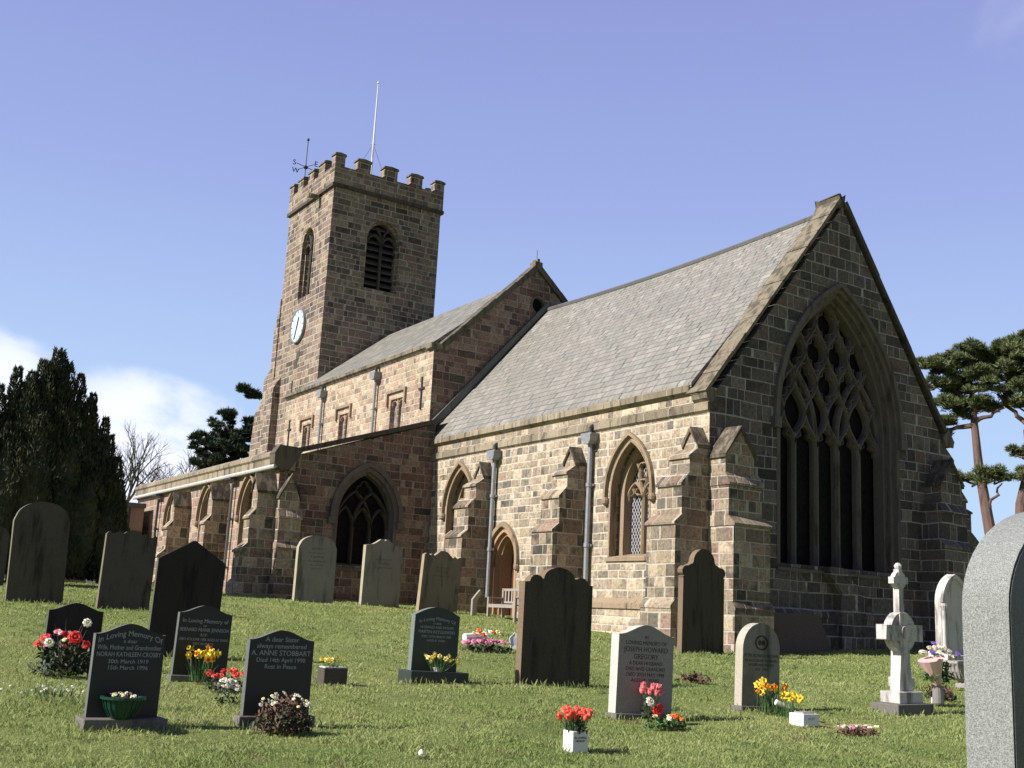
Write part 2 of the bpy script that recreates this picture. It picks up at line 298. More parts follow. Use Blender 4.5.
M['plinth'] = stone('rough_plinth_stone', (.2, .19, .17), (.14, .13, .12), (.06, .06, .05), .3, 5, 60)
EDGE = {}
def edge(k, c1, c2): M['e_'+k] = stone('sawn_edge_'+k, c1, c2, (.1, .09, .08), .25, 4, 60, .3); EDGE[k] = 'e_'+k
edge('blackgranite', (.15, .16, .155), (.12, .125, .12)); edge('greengranite', (.2, .23, .21), (.16, .18, .17)); edge('hs_black', (.13, .13, .105), (.07, .07, .055)); edge('hs_dark', (.26, .235, .17), (.12, .11, .08))
edge('hs_brown', (.24, .175, .115), (.16, .12, .08)); edge('hs_grey', (.48, .43, .32), (.3, .27, .2)); edge('hs_mid', (.42, .34, .22), (.26, .21, .14)); edge('hs_light', (.62, .56, .5), (.55, .5, .45)); edge('hs_round', (.5, .45, .38), (.38, .35, .28))
M['ink'] = plain('carved_shadow', (.05, .045, .04), .9)
M['silver'] = plain('silver_lettering', (.36, .38, .40), .5, var=.1)
M['faintink'] = plain('worn_lettering', (.085, .08, .07), .9)
M['bark'] = stone('pine_bark', (.21, .13, .105), (.13, .09, .075), (.06, .045, .04), .5, 3, 25, .8)
M['greybark'] = stone('grey_branch_bark', (.16, .145, .13), (.11, .1, .09), (.07, .06, .055), .3, 3, 25, .3)
def foliage(name, c1, c2, scale, trans=.0):
    m, t, b = newmat(name); g = N(t, 'ShaderNodeNewGeometry')
    f = noise_n(t, scale, 3, .6, g.outputs['Position']); f2 = noise_n(t, scale*9, 2, .6, g.outputs['Position'])
    c = mixc(t, mrange(t, f, .35, .65), c1, c2)
    c = mixc(t, 1.0, c, ramp(t, f2, [(.2, (.6, .6, .6)), (.8, (1.4, 1.4, 1.4))]), 'MULTIPLY')
    lk(t, c, b.inputs['Base Color']); b.inputs['Roughness'].default_value = .7; b.inputs['Specular IOR Level'].default_value = .15
    return m
M['yew'] = foliage('yew_needles', (.032, .044, .027), (.068, .066, .038), 1.3)
M['pine'] = foliage('pine_needles', (.085, .11, .045), (.16, .18, .085), 1.0)
M['pinedark'] = foliage('dark_pine_needles', (.03, .05, .032), (.06, .08, .05), .6)

def ground_mats():
    m, t, b = newmat('lawn_soil'); g = N(t, 'ShaderNodeNewGeometry'); P = g.outputs['Position']
    a = noise_n(t, .45, 5, .6, P); c_ = noise_n(t, 2.4, 5, .65, P); f = noise_n(t, 30, 4, .7, P)
    c = mixc(t, mrange(t, a, .35, .65), (.17, .21, .07), (.25, .28, .10))
    c = mixc(t, mrange(t, c_, .6, .78, 0, .6), c, (.20, .165, .09))
    c = mixc(t, 1.0, c, ramp(t, f, [(.2, (.55, .55, .55)), (.8, (1.4, 1.4, 1.4))]), 'MULTIPLY')
    lk(t, c, b.inputs['Base Color']); b.inputs['Roughness'].default_value = 1; b.inputs['Specular IOR Level'].default_value = 0
    bump(t, f, .8, .04, b); M['ground'] = m
    m, t, b = newmat('grass_blades'); g = N(t, 'ShaderNodeNewGeometry'); P = g.outputs['Position']
    a = noise_n(t, .5, 5, .6, P); c_ = noise_n(t, 2.4, 5, .65, P); f = noise_n(t, 55, 2, .7, P)
    c = mixc(t, mrange(t, a, .35, .65), (.285, .36, .12), (.42, .46, .185))
    c = mixc(t, mrange(t, noise_n(t, 1.1, 4, .6, P), .55, .72, 0, .55), c, (.10, .17, .06))
    c = mixc(t, mrange(t, c_, .58, .72, 0, .75), c, (.36, .29, .16))
    c = mixc(t, mrange(t, f, .58, .72, 0, .8), c, (.52, .49, .26))
    c = mixc(t, mrange(t, f, .42, .28, 0, .6), c, (.11, .16, .035))
    lk(t, c, b.inputs['Base Color']); b.inputs['Roughness'].default_value = .6; b.inputs['Specular IOR Level'].default_value = .25
    tr = N(t, 'ShaderNodeBsdfTranslucent'); lk(t, c, tr.inputs[0]); ms = N(t, 'ShaderNodeMixShader'); ms.inputs[0].default_value = .35
    lk(t, b.outputs[0], ms.inputs[1]); lk(t, tr.outputs[0], ms.inputs[2]); lk(t, ms.outputs[0], t.nodes['Material Output'].inputs[0])
    M['grass'] = m
ground_mats()

# ------------------------------------------------------------------ mesh helpers
class MB:
    def __init__(s): s.v = []; s.f = []; s.m = []
    def add(s, vs, fs, mi=0):
        o = len(s.v); s.v += [tuple(v) for v in vs]; s.f += [tuple(i+o for i in f) for f in fs]; s.m += [mi]*len(fs); return s
    def box(s, x0, x1, y0, y1, z0, z1, mi=0):
        return s.add([(x, y, z) for z in (z0, z1) for x, y in ((x0, y0), (x1, y0), (x1, y1), (x0, y1))],
                     [(3, 2, 1, 0), (4, 5, 6, 7), (0, 1, 5, 4), (1, 2, 6, 5), (2, 3, 7, 6), (3, 0, 4, 7)], mi)
    def prism(s, outer, axis, a, b, holes=(), mi=0, tess=True):
        """outline(s) in the plane square to `axis`, solid from a to b"""
        def P(p, d): return (d, p[0], p[1]) if axis == 'x' else ((p[0], d, p[1]) if axis == 'y' else (p[0], p[1], d))
        rings = [list(outer)]+[list(h) for h in holes]; flat = [p for r_ in rings for p in r_]; n = len(flat)
        tri = tessellate_polygon([[Vector((p[0], p[1], 0)) for p in r_] for r_ in rings])
        vs = [P(p, a) for p in flat]+[P(p, b) for p in flat]
        fs = [tuple(t_) for t_ in tri]+[tuple(i+n for i in reversed(t_)) for t_ in tri]
        o = 0
        for r_ in rings:
            k = len(r_)
            for i in range(k): j = (i+1) % k; fs.append((o+i, o+j, o+j+n, o+i+n))
            o += k
        return s.add(vs, fs, mi)
    def tube(s, pts, rad, n=8, mi=0, caps=True):
        pts = [Vector(p) for p in pts]; rads = rad if isinstance(rad, (list, tuple)) else [rad]*len(pts)
        vs = []; fs = []; prev = None
        for i, p in enumerate(pts):
            d = (pts[min(i+1, len(pts)-1)]-pts[max(i-1, 0)]).normalized()
            if prev is None: a = d.orthogonal().normalized()
            else: a = (prev-d*prev.dot(d)).normalized()
            prev = a; c = d.cross(a)
            for k in range(n):
                an = 2*math.pi*k/n; vs.append(p+(a*math.cos(an)+c*math.sin(an))*rads[i])
        for i in range(len(pts)-1):
            for k in range(n): fs.append((i*n+k, i*n+(k+1) % n, (i+1)*n+(k+1) % n, (i+1)*n+k))
        if caps: fs.append(tuple(range(n-1, -1, -1))); fs.append(tuple((len(pts)-1)*n+k for k in range(n)))
        return s.add(vs, fs, mi)
    def lathe(s, prof, cx, cy, n=20, mi=0):
        vs = []; fs = []
        for r_, z in prof:
            for k in range(n): a = 2*math.pi*k/n; vs.append((cx+r_*math.cos(a), cy+r_*math.sin(a), z))
        for i in range(len(prof)-1):
            for k in range(n): fs.append((i*n+k, i*n+(k+1) % n, (i+1)*n+(k+1) % n, (i+1)*n+k))
        fs.append(tuple(range(n-1, -1, -1))); fs.append(tuple((len(prof)-1)*n+k for k in range(n)))
        return s.add(vs, fs, mi)
    def build(s, name, mat, parent=None, smooth=False, bevel=0, fix=True):
        me = bpy.data.meshes.new(name); me.from_pydata(s.v, [], s.f)
        mats = mat if isinstance(mat, (list, tuple)) else [mat]
        for k in mats: me.materials.append(M[k] if isinstance(k, str) else k)
        if len(mats) > 1: me.polygons.foreach_set('material_index', s.m)
        if fix or bevel:
            bm = bmesh.new(); bm.from_mesh(me)
            if bevel:
                bmesh.ops.remove_doubles(bm, verts=bm.verts, dist=1e-5)
                es = [e for e in bm.edges if len(e.link_faces) == 2 and e.calc_face_angle(0) > .6]
                bmesh.ops.bevel(bm, geom=es, offset=bevel, segments=2, affect='EDGES', profile=.5, clamp_overlap=True)
            bmesh.ops.recalc_face_normals(bm, faces=bm.faces); bm.to_mesh(me); bm.free()
        if smooth: me.polygons.foreach_set('use_smooth', [True]*len(me.polygons))
        o = bpy.data.objects.new(name, me); col.objects.link(o)
        if parent: o.parent = parent
        return o
def tag(o, label=None, cat=None, group=None, kind=None):
    if label: o['label'] = label
    if cat: o['category'] = cat
    if group: o['group'] = group
    if kind: o['kind'] = kind
    return o
def thing(name, label, cat, loc=(0, 0, 0), rot=(0, 0, 0), group=None):
    o = bpy.data.objects.new(name, None); col.objects.link(o); o.location = loc; o.rotation_euler = rot; o.empty_display_size = .2
    return tag(o, label, cat, group)
def share(name, src, parent, loc, rot=(0, 0, 0), sc=1.0):
    o = src.copy(); col.objects.link(o); o.name = name; o.parent = parent; o.location = loc; o.rotation_euler = rot; o.scale = (sc,)*3 if not isinstance(sc, tuple) else sc
    return o

def arc_pts(cx, half, spring, rise, n=10, e=0.):
    """two-centred pointed arch from left spring to right spring"""
    if rise <= half*1.0001:
        return [(cx-half*math.cos(math.pi*i/(2*n)), spring+rise*math.sin(math.pi*i/(2*n))) for i in range(2*n+1)]
    Rr = (half*half+rise*rise)/(2*half); c = Rr-half; th = math.asin(rise/Rr); L = []
    for i in range(n+1):
        a = th*i/n; L.append((cx+c-Rr*math.cos(a), spring+Rr*math.sin(a)))
    return L+[(2*cx-p[0], p[1]) for p in reversed(L[:-1])]
def arch(cx, half, base, spring, rise, n=10):
    return [(cx-half, base)]+arc_pts(cx, half, spring, rise, n)+[(cx+half, base)]
def ring(cx, ho, hi, base, spring, ro, ri, n=10):
    return arch(cx, ho, base, spring, ro, n)+list(reversed(arch(cx, hi, base, spring, ri, n)))
def bar(mb, pts, w, axis, a, b, mi=0, taper=True):
    """a moulded bar following 2-D points"""
    L = []; Rr = []
    for i, p in enumerate(pts):
        q0 = Vector(pts[max(i-1, 0)]); q1 = Vector(pts[min(i+1, len(pts)-1)]); d = (q1-q0).normalized(); nn = Vector((-d.y, d.x))*w/2
        L.append((p[0]+nn.x, p[1]+nn.y)); Rr.append((p[0]-nn.x, p[1]-nn.y))
    def P(p, d): return (d, p[0], p[1]) if axis == 'x' else (p[0], d, p[1])
    mid = a+(b-a)*.35
    vs = []; fs = []
    for i, p in enumerate(pts):
        cw = Vector(p); l2 = (Vector(L[i])-cw)*.35+cw; r2 = (Vector(Rr[i])-cw)*.35+cw
        vs += [P(l2, a), P(r2, a), P(Rr[i], mid), P(Rr[i], b), P(L[i], b), P(L[i], mid)]
    for i in range(len(pts)-1):
        for k in range(6): fs.append((i*6+k, i*6+(k+1) % 6, i*6+6+(k+1) % 6, i*6+6+k))
    fs.append(tuple(range(6))); fs.append(tuple((len(pts)-1)*6+k for k in reversed(range(6))))
    mb.add(vs, fs, mi)

# ------------------------------------------------------------------ ground
TX = np.array([-400, -100, -60, -50, -38, -33, -28, -20, -10, 0, 10, 60, 200.]); TZ = np.array([-.6, .1, .4, .42, .38, .28, .06, -.42, -1.0, -1.6, -2.1, -3, -3.5])
def gz(x, y):
    x = np.asarray(x, float); y = np.asarray(y, float); z = 0
    for k in (-2.4, -1.2, 0, 1.2, 2.4): z = z+np.interp(x+k, TX, TZ)/5
    r_ = np.where(x > -30, .045, .0135)*np.minimum(np.logaddexp(0, y-20), 25)
    bumps = -.03+.018*np.sin(x*1.3+.7*np.sin(y*.9))*np.cos(y*1.1+.6)+.012*np.sin(x*2.9+y*1.7)
    return z+r_+bumps
def G(x, y): return float(gz(x, y))+.03
def axis_pts(c, near, far_, step):
    a = [0.]; s_ = step
    while a[-1] < far_:
        a.append(a[-1]+s_)
        if a[-1] > near: s_ *= 1.13
    a = np.array(a); return np.concatenate([c-a[:0:-1], c+a])
gxs = axis_pts(-14, 26, 1500, .28); gys = axis_pts(11, 20, 1500, .28)
X_, Y_ = np.meshgrid(gxs, gys, indexing='ij'); Zg = gz(X_, Y_); nx, ny = X_.shape
idx = np.arange(nx*ny).reshape(nx, ny); quads = np.stack([idx[:-1, :-1], idx[1:, :-1], idx[1:, 1:], idx[:-1, 1:]], -1).reshape(-1, 4)
me = bpy.data.meshes.new('lawn'); me.from_pydata(np.stack([X_, Y_, Zg], -1).reshape(-1, 3).tolist(), [], quads.tolist()); me.materials.append(M['ground'])
me.polygons.foreach_set('use_smooth', [True]*len(me.polygons)); go = bpy.data.objects.new('lawn', me); col.objects.link(go); tag(go, kind='structure')

# ------------------------------------------------------------------ the church
Xe, Yc, Yn = -19.48, 17.96, 26.77; Ym = 22.66; Xa, Ya = -32.94, 12.57; Xn = -33.6
Yns, Ynn, Ynm = 18.04, 26.4, 22.23; Xt, Xtw, Yt, Ytn = -46.16, -51.6, 18.97, 24.65; Xaw = -49.33
CH = thing('church', 'long sandstone parish church with battlemented clock tower and big traceried east window', 'church', (-33, 19, 0))
CH.location = (0, 0, 0)

# --- openings
EWc, EWs = 22.5, 5.2
ew_hole = arch(EWc, 2.3, 1.62, EWs, 3.80, 16)
def win_hole(cx, half, sill, spring, rise, n=10): return arch(cx, half, sill, spring, rise, n)
cw = [(-22.4, .84, 1.66, 3.30, 1.36), (-31.05, .84, 1.66, 3.30, 1.36)]
door = (-28.28, .74, -.2, 1.62, .98)
w = MB()
w.prism([(-33.2, -.9), (Xe, -.9), (Xe, 5.62), (-33.2, 5.62)], 'y', Yc, Yc+.75, [win_hole(*c) for c in cw]+[arch(door[0], door[1], -.3, door[3], door[4])])
w.build('south_wall', 'rubble', CH)
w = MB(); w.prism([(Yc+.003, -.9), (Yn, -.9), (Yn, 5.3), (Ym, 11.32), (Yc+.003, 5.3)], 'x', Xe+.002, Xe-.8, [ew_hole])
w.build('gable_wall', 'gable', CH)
w = MB(); w.box(-33.2, Xe-.81, Yn-.75, Yn-.002, -.9, 5.5); w.build('north_wall', 'rubble', CH)
w = MB(); w.box(-33.1, Xe-1.3, Yc+.85, Yn-.85, -.5, 5.0); w.build('dark_nave_interior', 'void', CH)
# plinth of the chancel: string with sloped top, base wall proud of the wall
def plinth(mb, axis, wall, sgn, a, b, zt=.60, zb=-.95):
    d = sgn
    prof = [(wall, zt), (wall+d*.10, zt-.13), (wall+d*.10, zt-.22), (wall+d*.07, zt-.25), (wall+d*.07, .12), (wall+d*.15, .02), (wall+d*.15, zb), (wall-d*.05, zb), (wall-d*.05, zt)]
    if axis == 'y': mb.prism(prof, 'x', a, b)
    else: mb.prism(prof, 'y', a, b)
p1 = MB(); plinth(p1, 'y', Yc, -1, -27.25, Xe-.9); plinth(p1, 'y', Yc, -1, -33.2, -29.3); p1.build('plinth', 'rubble', CH)
p1 = MB(); [p1.prism([(Yc+.01, .63), (Yc-.11, .49), (Yc-.12, .36), (Yc-.06, .34), (Yc+.01, .34)], 'x', a_, b_) for a_, b_ in ((-27.25, Xe-.95), (-33.2, -29.3))]; p1.build('plinth_string', 'dressed', CH)
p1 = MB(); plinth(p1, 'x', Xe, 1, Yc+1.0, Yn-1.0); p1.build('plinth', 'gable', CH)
# cornice of the chancel
c = MB()
c.prism([(Yc, 5.0), (Yc-.07, 5.06), (Yc-.07, 5.24), (Yc-.02, 5.27), (Yc-.02, 5.3), (Yc+.01, 5.3), (Yc+.01, 5.0)], 'x', -32.95, Xe+.01)
c.prism([(Yc-.002, 5.48), (Yc-.09, 5.55), (Yc-.13, 5.57), (Yc-.13, 5.72), (Yc-.02, 5.82), (Yc+.2, 5.82), (Yc+.2, 5.48)], 'x', -32.95, Xe-.62)
c.build('cornice', 'cornice', CH)
# chancel roof
r_ = MB(); zr = 11.3
r_.add([(-33.62, Yc-.1, 5.80), (Xe-.55, Yc-.1, 5.80), (Xe-.55, Ym, zr), (-33.62, Ym, zr), (Xe-.55, Yn+.1, 5.75), (-33.62, Yn+.1, 5.75)]+
       [(x, y, z-.12) for x, y, z in [(-33.62, Yc-.1, 5.80), (Xe-.55, Yc-.1, 5.80), (Xe-.55, Ym, zr), (-33.62, Ym, zr), (Xe-.55, Yn+.1, 5.75), (-33.62, Yn+.1, 5.75)]],
       [(0, 1, 2, 3), (3, 2, 4, 5), (6, 7, 8, 9), (9, 8, 10, 11), (0, 1, 7, 6), (5, 4, 10, 11), (1, 2, 8, 7), (2, 4, 10, 8), (0, 3, 9, 6), (3, 5, 11, 9)])
# subdivide for a slight sag
bm = bmesh.new(); me_ = bpy.data.meshes.new('roof'); me_.from_pydata(r_.v, [], r_.f); bm.from_mesh(me_)
bmesh.ops.subdivide_edges(bm, edges=[e for e in bm.edges if abs((e.verts[0].co-e.verts[1].co).x) > 5], cuts=14, use_grid_fill=True)
for v in bm.verts: v.co.z -= .13*math.sin(math.pi*(v.co.x+33.62)/13.6)*(v.co.z-5.7)/5.6
bmesh.ops.recalc_face_normals(bm, faces=bm.faces); bm.to_mesh(me_); bm.free(); me_.materials.append(M['slate'])
ro = bpy.data.objects.new('chancel_roof', me_); col.objects.link(ro); ro.parent = CH
rt = MB(); k = 0
pts = [(x, Ym, zr+.02-.13*math.sin(math.pi*(x+33.62)/13.6)) for x in np.linspace(-33.6, Xe-.6, 20)]
rt.tube(pts, .085, 6); rt.build('ridge_tiles', 'leadflash', CH)
fl = MB(); fl.prism([(Yc-.1, 5.86), (Ym, 11.36), (Ym, 11.62), (Yc-.35, 5.95)], 'x', -33.59, -33.45); fl.build('roof_flashing', 'leadflash', CH)
# gable coping: separate slabs up each rake
def coping(y0, z0, y1, z1, xa, xb, up, dn, n, rnd=.0, mat='coping', name='coping'):
    L = math.hypot(y1-y0, z1-z0); d = Vector(((y1-y0)/L, (z1-z0)/L)); nn = Vector((-d.y, d.x)); nn = nn if nn.y > 0 else -nn
    mb = MB()
    for i in range(n):
        a, b_ = L*i/n+.006, L*(i+1)/n-.006; u_ = up+random.uniform(-.012, .012)
        p = [Vector((y0, z0))+d*a-nn*dn, Vector((y0, z0))+d*b_-nn*dn, Vector((y0, z0))+d*b_+nn*u_, Vector((y0, z0))+d*a+nn*u_]
        mb.prism([tuple(q) for q in p], 'x', xa, xb+random.uniform(-.01, .01))
    return mb.build(name, mat, CH, bevel=.015)
coping(Yc-.08, 5.42, Ym-.02, 11.42, Xe-.66, Xe+.05, .14, -.06, 11)
coping(Yn+.16, 5.30, Ym+.02, 11.42, Xe-.80, Xe+.06, .15, -.05, 10, mat='hs_dark')
kn = MB(); kn.prism([(Yc+.02, 5.24), (Yc-.10, 5.34), (Yc-.14, 5.48), (Yc-.08, 5.54), (Yc+.1, 5.56), (Yc+.2, 5.45)], 'x', Xe-.5, Xe+.04); kn.build('kneeler', 'coping', CH, bevel=.02)
kn = MB(); kn.prism([(Yn-.02, 5.24), (Yn+.24, 5.26), (Yn+.28, 5.42), (Yn+.08, 5.72), (Yn-.2, 5.5)], 'x', Xe-.62, Xe+.09); kn.build('kneeler', 'coping', CH, bevel=.02)
ax = MB(); ax.prism([(Ym-.17, 11.30), (Ym+.17, 11.30), (Ym+.10, 11.5), (Ym+.13, 11.68), (Ym+.04, 11.64), (Ym, 11.6), (Ym-.05, 11.68), (Ym-.13, 11.66), (Ym-.09, 11.5)], 'x', Xe-.82, Xe-.02)
ax.build('apex_stone', 'copdark', CH, bevel=.03)

# --- buttresses.  profile = (depth, height) outline; `dir` which way it projects
def buttress(wall, dirv, a, widths, stages, zb, cap_z, cap_e, plz=None, mat='ashlar', grow=1, gab=True, plin=.12, flatcap=False):
    """dirv 'S','N','E','W'; a = fixed edge coordinate, grow = +1/-1 side the width grows to.
    stages: list of (depth, z_top_of_vertical, z_bottom) from top down, weathering between"""
    mb = MB(); cap = MB()
    def put(u, d, z):
        if dirv == 'S': return (u, wall-d, z)
        if dirv == 'N': return (u, wall+d, z)
        if dirv == 'E': return (wall+d, u, z)
        return (wall-d, u, z)
    def blk(u0, u1, prof):
        n = len(prof); vs = [put(u0, d, z) for d, z in prof]+[put(u1, d, z) for d, z in prof]
        fs = [tuple(range(n)), tuple(range(2*n-1, n-1, -1))]+[(i, (i+1) % n, (i+1) % n+n, i+n) for i in range(n)]
        mb.add(vs, fs)
    for i, (d, zt, zb_) in enumerate(stages):
        w_ = widths[i]; u0, u1 = (a, a+grow*w_)
        nd = stages[i+1][0] if i+1 < len(stages) else None
        e = .002*i
        top = zt
        if i == 0:
            um = (u0+u1)/2; wz = cap_z
            if gab:      # saddle-back head with small overhang and a stub gablet
                vs = [put(u0, -.04, zt), put(u1, -.04, zt), put(um, -.04, wz), put(u0, d, zt), put(u1, d, zt), put(um, d, wz-.02)]
                mb.add(vs, [(0, 2, 1), (3, 4, 5), (0, 3, 5, 2), (1, 2, 5, 4), (0, 1, 4, 3)])
                o_ = .05
                for (ua, ub) in ((u0-grow*o_, um), (u1+grow*o_, um)):
                    z_a = zt-.06
                    vs = [put(ua, -.03, z_a), put(ub, -.03, wz), put(ub, d+o_, wz-.02), put(ua, d+o_, z_a), put(ua, -.03, z_a+.09), put(ub, -.03, wz+.09), put(ub, d+o_, wz+.07), put(ua, d+o_, z_a+.09)]
                    cap.add(vs, [(0, 1, 2, 3), (4, 5, 6, 7), (0, 1, 5, 4), (3, 2, 6, 7), (0, 3, 7, 4), (1, 2, 6, 5)])
            else:
                blk(u0, u1, [(-.04, wz), (-.04, zt), (d, zt)])
        blk(u0-e*grow, u1, [(-.04, top), (-.04, zb_), (d, zb_), (d, top)])
        if nd:
            z_low = stages[i+1][1]; wn_ = widths[i+1]; ua, ub = a-grow*.002*(i+1), a+grow*wn_
            # weathering slab slopes out to next stage with drip edge
            blk(ua-grow*.02, ub+grow*.02, [(-.03, zb_+.02), (-.03, z_low-.004), (nd+.05, z_low-.004), (nd+.05, z_low+.05), (d+.0, zb_+.02)])
    # plinth stage
    d = stages[-1][0]; w_ = widths[-1]
    if plz:
        blk(a-grow*.03 if plin else a, a+grow*(w_+.06), [(-.05, plz), (-.05, plz-.2), (d+plin, plz-.2), (d+plin, plz-.14), (d, plz)])
        blk(a-grow*.025, a+grow*(w_+.05), [(-.05, plz-.2), (-.05, zb), (d+plin-.02, zb), (d+plin-.02, plz-.2)])
    B_ = mb.build('buttress', mat, CH)
    if cap.v: cap.build('saddle_cap', 'capstone', B_, bevel=.015)
    return B_
ST = [(.36, 4.16, 4.08), (.60, 3.84, 3.50), (.82, 3.18, 2.50), (1.0, 2.28, .42)]
for a in (Xe+.002, -24.33, -29.05):
    buttress(Yc, 'S', a, [.46, .72, .86, 1.0], ST, -.95, 4.56, 3.93, .58, grow=-1)
buttress(Xe, 'E', Yc-.002, [.92, 1.05, 1.15], [(.56, 3.93, 3.52), (.68, 3.24, 2.52), (.85, 2.30, .42)], -.95, 4.60, 3.9, .60, grow=1, mat='ashlar', plin=.10)
buttress(Xe, 'E', Yn-.002, [.90, 1.05, 1.2], [(.50, 4.1, 3.55), (.62, 3.3, 2.60), (.80, 2.35, .42)], -.95, 4.75, 3.9, .60, grow=-1, mat='gable')
buttress(Yn, 'N', Xe-.06, [.9, .95, 1.0, 1.05], [(.48, 4.95, 4.35), (.96, 3.80, 3.60), (1.16, 3.50, 2.95), (1.5, 2.62, .42)], -.95, 5.4, 5.2, .6, grow=-1, mat='gable', gab=False)
# small sloping buttress under the east window and a leaning slab
b_ = MB(); b_.prism([(21.8, 1.62), (22.25, 1.62), (22.92, 1.08), (22.92, -.9), (22.2, -.9), (22.2, 1.0), (21.8, 1.40)], 'x', Xe, Xe+.26); b_.build('sloping_pier', 'gable', CH, bevel=.01)

# --- east window
ewn = thing('e', None, None); bpy.data.objects.remove(ewn)
fr = MB()
for (ho, hi, xa, xb) in ((2.305, 2.19, Xe+.012, Xe-.16), (2.2, 2.08, Xe-.12, Xe-.32), (2.09, 1.98, Xe-.28, Xe-.6)):
    f = lambda h: 3.80-(2.3-h)*1.12
    fr.prism(ring(EWc, ho, hi, 1.62, EWs, f(ho), f(hi), 18), 'x', xa, xb)
EW = fr.build('window', 'tracery', CH)
hd = MB(); hd.prism(ring(EWc, 2.43, 2.30, EWs-.02, EWs, 3.94, 3.80, 18), 'x', Xe-.02, Xe+.10)
hd.box(Xe-.02, Xe+.14, EWc-2.50, EWc-2.26, 4.92, 5.19); hd.box(Xe-.02, Xe+.14, EWc+2.26, EWc+2.50, 4.92, 5.19); hd.build('hood_mould', 'tracery', EW, bevel=.012)
sm = MB(); sm.prism([(Xe-.7, 1.70), (Xe-.7, 1.45), (Xe+.06, 1.45), (Xe+.06, 1.52)], 'y', EWc-2.32, EWc+2.32); sm.build('sill', 'tracery', EW)
gl = MB(); gl.prism(arch(EWc, 2.02, 1.6, EWs, 3.48, 14), 'x', Xe-.66, Xe-.68); gl.build('leaded_glass', 'stained', EW)
tr = MB(); xa, xb = Xe-.40, Xe-.62
Ls = [20.47, 21.284, 22.098, 22.902, 23.716, 24.53]
for y in Ls[1:-1]: bar(tr, [(y, 1.55), (y, 5.0)], .15, 'x', xa, xb)
def arcbar(cx, half, spring, rise, wd=.1, n=8, da=0): bar(tr, arc_pts(cx, half, spring, rise, n), wd, 'x', xa-da, xb)
def ogee(x0, z0, x1, z1, k=1, n=8):
    return [(x0+(x1-x0)*(t-k*.13*math.sin(2*math.pi*t)), z0+(z1-z0)*t) for t in [i/n for i in range(n+1)]]
def foil(cx, cz, rx_, rz_, wd=.05, lobes=4, rot=math.pi/4):
    pts = []
    for i in range(lobes*8+1):
        a = 2*math.pi*i/(lobes*8)+rot; k = (.62+.38*abs(math.cos((a-rot-math.pi/lobes)*lobes/2))**.8); k = .66+.34*abs(math.cos(lobes*(a-rot)/2+math.pi/2))**.7
        pts.append((cx+rx_*k*math.cos(a), cz+rz_*k*math.sin(a)))
    bar(tr, pts, wd, 'x', xa-.04, xb-.01)
def inside(y, z):
    return z < 5.2 or (abs(y-EWc) < 2.02 and math.hypot(abs(y-EWc)+1.97, z-5.2) < 4.03)
sp_, hh_ = .816, .84; z_0 = 4.72
for i in range(5):                                  # cusped ogee heads of the five lights
    cx = (Ls[i]+Ls[i+1])/2; bar(tr, arc_pts(cx, .36, 4.72, .52, 8), .06, 'x', xa-.05, xb-.01)
    for sgn in (-1, 1): bar(tr, [(cx+sgn*.35, 4.86), (cx+sgn*.15, 4.95), (cx+sgn*.22, 5.14)], .05, 'x', xa-.05, xb-.01)
for k in range(0, 6):
    z0 = z_0+hh_*k
    xs_ = [EWc+sp_*(j-2.5) for j in range(6)] if k % 2 == 0 else [EWc+sp_*(j-3) for j in range(7)]
    for x0 in xs_:
        for sgn in (-1, 1):
            pts_ = [p for p in ogee(x0, z0, x0+sgn*sp_/2, z0+hh_, 1) if inside(*p)]
            if len(pts_) > 1: bar(tr, pts_, .095, 'x', xa, xb)
        if k >= 1 and inside(x0, z0+hh_*.0+.25) and inside(x0-.25, z0+.4) and inside(x0+.25, z0+.4): foil(x0, z0+hh_, .34, .50)
for s_ in (-1, 1):                                  # larger sub-arches carried over the net
    pts_ = [p for p in arc_pts(EWc+s_*sp_*1.5, sp_*1.0, 5.0, 1.75, 10) if inside(*p)]; bar(tr, pts_, .12, 'x', xa-.02, xb)
tr.build('tracery', 'tracery', EW)

